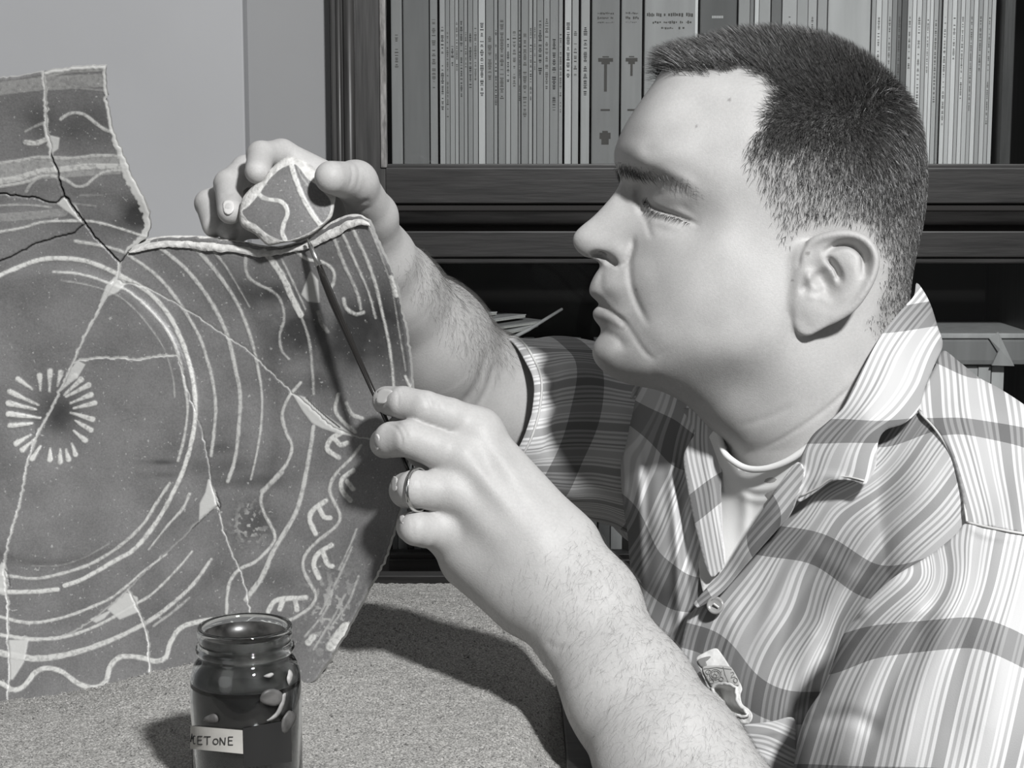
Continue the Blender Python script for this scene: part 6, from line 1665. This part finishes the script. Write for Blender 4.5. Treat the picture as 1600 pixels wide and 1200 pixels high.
# ================================================================== HAIR
def strands(V, Q, wts, count, length, width, comb, lift, jit=.35, seed=0, curl=.0):
    """short hairs as tapering blades; wts per vertex 0..1; length, comb, lift: functions of (px,|w|) or constants"""
    r = np.random.default_rng(seed)
    P = V[Q]; area = np.linalg.norm(np.cross(P[:, 2] - P[:, 0], P[:, 3] - P[:, 1]), axis=1) / 2
    pr = area * wts[Q].mean(1); pr = pr / pr.sum()
    f = r.choice(len(Q), count, p=pr); a, b = r.random((2, count, 1))
    p = (P[f, 0] * (1 - a) + P[f, 1] * a) * (1 - b) + (P[f, 3] * (1 - a) + P[f, 2] * a) * b
    N = quad_normals(V, Q)[Q[f]].mean(1); N /= np.linalg.norm(N, axis=1, keepdims=True) + 1e-9
    px = np.stack((800 + p[:, 0] / -p[:, 2] * F, 600 - p[:, 1] / -p[:, 2] * F), 1)
    ln_ = length(px, p, r) if callable(length) else np.full(count, length) * r.uniform(.6, 1.2, count)
    cb = comb(px, p, r) if callable(comb) else np.repeat(np.array(comb, float)[None], count, 0)
    lf = lift(px, p, r) if callable(lift) else np.full(count, lift)
    cb = cb + r.normal(0, jit, (count, 3)); cb = cb - (cb * N).sum(1, keepdims=True) * N; cb /= np.linalg.norm(cb, axis=1, keepdims=True) + 1e-9
    d0 = N * (lf + .25)[:, None] + cb; d0 /= np.linalg.norm(d0, axis=1, keepdims=True)
    d1 = N * (lf - .15)[:, None] + cb * 1.1; d1 /= np.linalg.norm(d1, axis=1, keepdims=True)
    s = np.cross(d0, r.normal(0, 1, (count, 3)) * .5 + np.array((0, 0, 1.0))); s /= np.linalg.norm(s, axis=1, keepdims=True) + 1e-9
    w = width * r.uniform(.7, 1.25, (count, 1)) / 2
    root = p - N * .0004; mid = root + d0 * (ln_ * .5)[:, None]; tip = mid + d1 * (ln_ * .5)[:, None]
    X = np.stack((root - s * w, root + s * w, mid - s * w * .85, mid + s * w * .85, tip), 1).reshape(-1, 3)
    T = np.array([(0, 1, 3), (0, 3, 2), (2, 3, 4)])[None] + (np.arange(count) * 5)[:, None, None]
    return X, T.reshape(-1, 3)
def hair_mat(name, c0, c1):
    m = mat(name, c0, .42, .6); nt = m.node_tree; b = nt.nodes['Principled BSDF']
    tc = nt.nodes.new('ShaderNodeTexCoord'); n = nt.nodes.new('ShaderNodeTexWhiteNoise'); sn = nt.nodes.new('ShaderNodeVectorMath'); sn.operation = 'SNAP'
    sn.inputs[1].default_value = (.0015,) * 3
    nt.links.new(tc.outputs['Object'], sn.inputs[0]); nt.links.new(sn.outputs[0], n.inputs[0])
    mx = nt.nodes.new('ShaderNodeMix'); mx.data_type = 'RGBA'; nt.links.new(n.outputs['Value'], mx.inputs[0])
    mx.inputs[6].default_value = (c0, c0 * .98, c0 * .96, 1); mx.inputs[7].default_value = (c1, c1 * .98, c1 * .96, 1)
    nt.links.new(mx.outputs[2], b.inputs['Base Color'])
    return m
m_hair = hair_mat('dark_cropped_hair', .010, .075)
Vh, Qh, dens = HEADM
APh, Wh = app_px(Vh)
def h_len(px, p, r):
    w = np.abs(p[:, 2] + HD); d = HD - w; y = 600 - p[:, 1] / d * F; x = 800 + p[:, 0] / d * F
    L = np.interp(y - .10 * (x - 1200), [50, 100, 150, 230, 330, 420, 560], [.0150, .0125, .0095, .0075, .0055, .0042, .0025])
    L = L + .006 * np.exp(-(((x - 1060) / 45) ** 2 + ((y - 95) / 40) ** 2))
    return L * r.uniform(.7, 1.15, len(p))
def h_comb(px, p, r):
    w = np.abs(p[:, 2] + HD); d = HD - w; y = 600 - p[:, 1] / d * F; x = 800 + p[:, 0] / d * F
    t = sstep(130, 230, y)[:, None]
    top = np.array((-.9, .55, 0.0)); side = np.array((-.12, -1, 0.0)); bk = np.array((.05, -1, 0.0))
    c = top * (1 - t) + side * t
    q = sstep(1330, 1430, x)[:, None]
    c = c * (1 - q) + bk * q
    return c
def h_lift(px, p, r):
    w = np.abs(p[:, 2] + HD); d = HD - w; y = 600 - p[:, 1] / d * F
    return np.interp(y, [60, 140, 220, 330, 500], [1.2, .9, .45, .28, .2])
wn = dens ** 1.0 * np.where(Vh[:, 2] + HD > -.01, 1.0, .42)
X, T = strands(Vh, Qh, wn, 66000, h_len, .00027, h_comb, h_lift, .30, 1)
hair = mesh_obj('hair', tow(X), T, m_hair, person, label='dark crew-cut hair, brushed up at the front'); hair['kind'] = 'stuff'
# eyebrow, lashes
def mask_line(pts, wd, near_only=False):
    D, Tt = seg_dist(APh, smooth_line(pts, 4), lim=wd * 3)
    m = np.exp(-(D / wd) ** 2) * (D < wd * 2.5)
    if near_only: m = m * (Vh[:, 2] + HD > 0)
    return m
front_w = (Wh > .004)
mb = mask_line([(972, 262), (985, 266), (1005, 271), (1035, 276), (1062, 284), (1082, 297)], 6.0)
mb = mb * (.25 + .75 * (1 - sstep(985, 1030, APh[:, 0])))
X, T = strands(Vh, Qh, mb, 760, .0080, .00016, lambda px, p, r: np.repeat(np.array(((.9, -.1, 0.0),)), len(p), 0), .30, .3, 2)
br = mesh_obj('eyebrows', tow(X), T, m_hair, person); br['kind'] = 'stuff'
ml = mask_line([(1008, 312), (1018, 325), (1036, 332), (1058, 339), (1076, 346)], 1.6)
X, T = strands(Vh, Qh, ml, 420, .0062, .00026, lambda px, p, r: np.repeat(np.array(((-.45, -.9, .3),)), len(p), 0), .4, .2, 3)
br = mesh_obj('eyelashes', tow(X), T, m_hair, person); br['kind'] = 'stuff'
# hair on both forearms
m_ahair = mat('fine_arm_hair', (.08, .078, .075), .5, .4)
Va, Qa = LEFT
d = -Va[:, 2]; pxa = np.stack((800 + Va[:, 0] / d * F, 600 - Va[:, 1] / d * F), 1)
axis = (pxa[:, 0] - 850) * .52 + (pxa[:, 1] - 890) * .855
top = (pxa[:, 0] - 850) * .855 - (pxa[:, 1] - 890) * .52
wa = sstep(-60, 60, axis) * (.35 + .9 * sstep(-60, 90, top))
X, T = strands(Va, Qa, wa, 7500, .0085, .00006, lambda px, p, r: np.repeat(np.array(((-.25, -1.0, .1),)), len(p), 0) + r.normal(0, .3, (len(p), 3)), .12, .4, 4)
ah = mesh_obj('arm_hair', tow(X), T, m_ahair, person); ah['kind'] = 'stuff'
Va, Qa = RIGHT
d = -Va[:, 2]; pxa = np.stack((800 + Va[:, 0] / d * F, 600 - Va[:, 1] / d * F), 1)
ax2 = (pxa[:, 0] - 600) * .6 + (pxa[:, 1] - 400) * .8; tp2 = (pxa[:, 0] - 600) * .8 - (pxa[:, 1] - 400) * .6
wa = sstep(10, 60, ax2) * (1 - sstep(215, 270, ax2)) * sstep(-20, 60, tp2) * (d < 1.4)
X, T = strands(Va, Qa, wa, 4600, .010, .00009, lambda px, p, r: np.repeat(np.array(((.2, -1.0, .1),)), len(p), 0) + r.normal(0, .35, (len(p), 3)), .22, .4, 5)
ah = mesh_obj('arm_hair', tow(X), T, m_ahair, person); ah['kind'] = 'stuff'

# ---------------------------------------------------------------- nails
def surf(V, pts):
    d = -V[:, 2]; px = np.stack((800 + V[:, 0] / d * F, 600 - V[:, 1] / d * F), 1); out = []
    for p in pts:
        D = np.hypot(*(px - p).T); m = D < 6
        if not m.any(): out.append(np.nan); continue
        dd = d[m]; k = dd < dd.min() + .006; w = np.exp(-(D[m][k] / 2.0) ** 2) + 1e-6
        out.append((dd[k] * w).sum() / w.sum())
    out = np.array(out); out[np.isnan(out)] = np.nanmean(out); return out
m_nail = mat('fingernail', (.55, .545, .535), .25, .5)
def nail(V, poly, off=.0006, label=None):
    poly = smooth_line(poly, 1.6, closed=True); P2, T = cdt_patch(poly, 2.0)
    d = surf(V, P2); D, _ = seg_dist(P2, np.vstack((poly, poly[:1])))
    Pt = tps_fit(P2[::3], d[::3], .3)(P2)[:, 0]
    d = Pt - off * np.clip(D / 3, 0, 1) - .0002
    P3 = csa(np.stack((P2[:, 0], P2[:, 1], d), 1)); N = vnormals(P3, T)
    if N[:, 2].mean() < 0: T = T[:, ::-1]; N = -N
    Vv, Fs = thicken(P3, T, N, .0007)
    mesh_obj('fingernail', tow(Vv), Fs, m_nail, person, smooth=True, label=label)
nail(LEFT[0], [(587, 618), (590, 611), (598, 607), (610, 609), (613, 613), (607, 622), (600, 630), (591, 631), (587, 626)], .0007)
nail(LEFT[0], [(583, 686), (588, 678), (592, 684), (592, 696), (589, 704), (584, 700)], .0003)
nail(LEFT[0], [(611, 752), (615, 744), (620, 748), (620, 762), (615, 768), (611, 763)], .0003)
nail(LEFT[0], [(624, 806), (629, 803), (632, 810), (629, 818), (624, 814)], .0003)
nail(RIGHT[0], [(348, 317), (356, 312), (365, 316), (366, 328), (358, 335), (350, 331)], .0004)

# ================================================================== RING, BRUSH, PACK
m_gold = mat('polished_metal', (.62, .62, .61), .18, .5, metallic=1.0)
rc = cs(651, 765, float(HL['ring'][1][2]) + .0)
rc = cs(653, 765, .944); axv = np.array((.88, .03, .47)); axv /= np.linalg.norm(axv)
u_ = np.cross(axv, (0, 1, 0)); u_ /= np.linalg.norm(u_); v_ = np.cross(axv, u_)
V = []; Fc = []; seg = 72; prof = [(-.0014, 0), (-.0012, .0006), (0, .0009), (.0012, .0006), (.0014, 0), (.0012, -.0003), (-.0012, -.0003)]
for k in range(seg):
    an = 2 * math.pi * k / seg; dr = u_ * math.cos(an) + v_ * math.sin(an)
    for a, b in prof: V.append(tow(rc + dr * (.0121 + b) + axv * a))
n_ = len(prof)
for k in range(seg):
    for j in range(n_):
        Fc.append((k * n_ + j, k * n_ + (j + 1) % n_, ((k + 1) % seg) * n_ + (j + 1) % n_, ((k + 1) % seg) * n_ + j))
o = mesh_obj('wedding_ring', V, Fc, m_gold, origin=tow(rc), smooth=True); tag(o, 'plain metal wedding band on the near hand', 'ring')
m_handle = mat('dark_lacquered_brush_handle', (.018, .017, .016), .12, .6)
m_ferr = mat('brush_ferrule_metal', (.42, .42, .41), .3, .5, metallic=.9)
m_brist = mat('wet_bristles', (.10, .1, .095), .4, .4)
bz = [(480, 373, 1.003), (485, 384, 1.001), (499, 416, .9975), (506, 436, .995), (520, 470, .991), (556, 552, .981), (594, 636, .968), (642, 746, .970), (668, 806, .976)]
brush = empty('paint_brush', W(*bz[-1]), 'slim dark-handled artist brush touching the plate rim', 'brush')
def bt(name, pts, rad, m, seg=16):
    V, Fc = tube_vf([W(*p) for p in pts], rad, seg); mesh_obj(name, V, Fc, m, brush, smooth=True)
bt('bristles', bz[:2], [.0005, .0013], m_brist)
bt('ferrule', [bz[1], (488, 391, 1.0003), (489, 393, 1.000), bz[2]], [.0014, .0015, .0016, .0019], m_ferr)
bt('handle', [bz[2], bz[3], bz[4], (535, 504, .9868), bz[5], bz[6], bz[7], bz[8]], [.0019, .0023, .0025, .0023, .0018, .0015, .0013, .0010], m_handle)
# cigarette pack in the pocket
m_pack = mat('crumpled_pack_paper', (.62, .62, .61), .6, .3, noise=(200, .1), bump=(300, .5, .0008))
m_foil = mat('pack_inner_foil', (.62, .62, .61), .4, .5, noise=(120, .15), bump=(260, .7, .001))
m_stamp = mat('stamp_print', (.22, .22, .215), .7, .2)
pack = empty('cigarette_pack', W(1130, 1120, 1.03), 'opened crumpled soft pack of cigarettes sticking out of the chest pocket', 'pack')
outer_p = [(1088, 1030), (1100, 1020), (1118, 1013), (1127, 1021), (1142, 1044), (1159, 1073), (1157, 1086), (1160, 1100), (1170, 1108), (1176, 1118), (1172, 1129), (1163, 1131), (1143, 1125), (1122, 1116), (1114, 1100), (1106, 1076), (1096, 1052)]
hole = [(1113, 1075), (1124, 1069), (1140, 1069), (1150, 1075), (1151, 1086), (1153, 1098), (1162, 1108), (1168, 1115), (1164, 1120), (1152, 1118), (1138, 1113), (1126, 1101), (1118, 1088)]
pd = [(1088, 1030, 1.046), (1118, 1013, 1.044), (1127, 1021, 1.042), (1159, 1073, 1.020), (1110, 1080, 1.034), (1122, 1116, 1.024), (1172, 1129, 1.008), (1140, 1060, 1.026), (1176, 1118, 1.008)]
def pack_sheet(name, poly, m, dd, hole=None, step=2.2, th=.0008, label=None, parent=None):
    poly = smooth_line(poly, 2.5, closed=True); P2, T = cdt_patch(poly, step)
    d = tps_fit([c[:2] for c in pd], [c[2] for c in pd])(P2)[:, 0] + dd
    if hole is not None:
        H = smooth_line(hole, 2.5, closed=True); D, _ = seg_dist(P2, np.vstack((H, H[:1]))); ins = inpoly(P2, H)
        d = d + np.where(ins, .012 * sstep(0, 9, D), 0) + .0012 * (fbm(P2[:, 0], P2[:, 1], 9, 2) - .5)
    P3 = csa(np.stack((P2[:, 0], P2[:, 1], d), 1)); N = vnormals(P3, T)
    if N[:, 2].mean() < 0: T = T[:, ::-1]; N = -N
    rd = P3 / np.linalg.norm(P3, axis=1, keepdims=True)
    Vv, Fs = thicken(P3, T, -rd, th)
    return mesh_obj(name, tow(Vv), Fs, m, parent or pack, smooth=True, label=label)
PO = -.024
pack_sheet('wrapper', outer_p, m_pack, PO, hole, th=.014, label='pale paper wrapper torn open at the corner')
fd = tps_fit([c[:2] for c in pd], [c[2] for c in pd])
def pw(x, y, off): return W(x, y, float(fd(np.array([[x, y]]))[0, 0]) + PO + off)
H = smooth_line(hole, 3, closed=True)
V, Fc = tube_vf([pw(x + .8 * math.sin(i * 1.7), y + .8 * math.cos(i * 2.3), -.0006) for i, (x, y) in enumerate(list(H) + [H[0]])], .0011, 6, cap=False)
mesh_obj('torn_rim', V, Fc, m_foil, pack, smooth=True, label='bright torn foil rim')
stamp = pack_sheet('tax_stamp', [(1098, 1043), (1120, 1040), (1138, 1041), (1145, 1046), (1156, 1068), (1148, 1071), (1140, 1067), (1122, 1067), (1112, 1073), (1106, 1064)], mat('stamp_paper', (.42, .42, .41), .7, .2), PO - .0012, th=.0003, label='engraved stamp strip printed 20')
pack_sheet('printed_corner', [(1090, 1032), (1104, 1026), (1111, 1026), (1103, 1034), (1105, 1039), (1098, 1044)], m_stamp, PO - .001, th=.0003, label='dark printed corner of the pack')
def ink_line(pts, r=.00022, parent=stamp):
    V, Fc = tube_vf([pw(x, y, -.0015) for x, y in pts], r, 5); return V, Fc
lines = [[(1130, 1042), (1133, 1054), (1138, 1066)], [(1100, 1045), (1120, 1043), (1143, 1046)]]
def circ(cx, cy, rx, ry, n=18, a0=0, a1=6.29): return [(cx + rx * math.cos(t), cy + ry * math.sin(t)) for t in np.linspace(a0, a1, n)]
for c in ((1118, 1054, 9, 8), (1118, 1054, 6.5, 5.5), (1117, 1056, 3, 2.6), (1107, 1050, 4, 3.5), (1127, 1061, 3.5, 3), (1112, 1065, 3.6, 3)): lines.append(circ(*c))
for q in range(5): lines.append([(1104 + q * 5, 1060 + q), (1108 + q * 5, 1048)])
V, Fc = join_vf([ink_line(l) for l in lines]); mesh_obj('engraving', V, Fc, m_stamp, stamp)
# the figures 20, reading up the strip
tw = [[(1142, 1051.5), (1145.5, 1050), (1147, 1052.5), (1144, 1055.5), (1142.5, 1059), (1149, 1057.5)], circ(1149.5, 1063, 2.9, 3.6)]
V, Fc = join_vf([ink_line(l, .0003) for l in tw]); mesh_obj('numerals', V, Fc, m_stamp, stamp, label='figures 20 on the stamp')
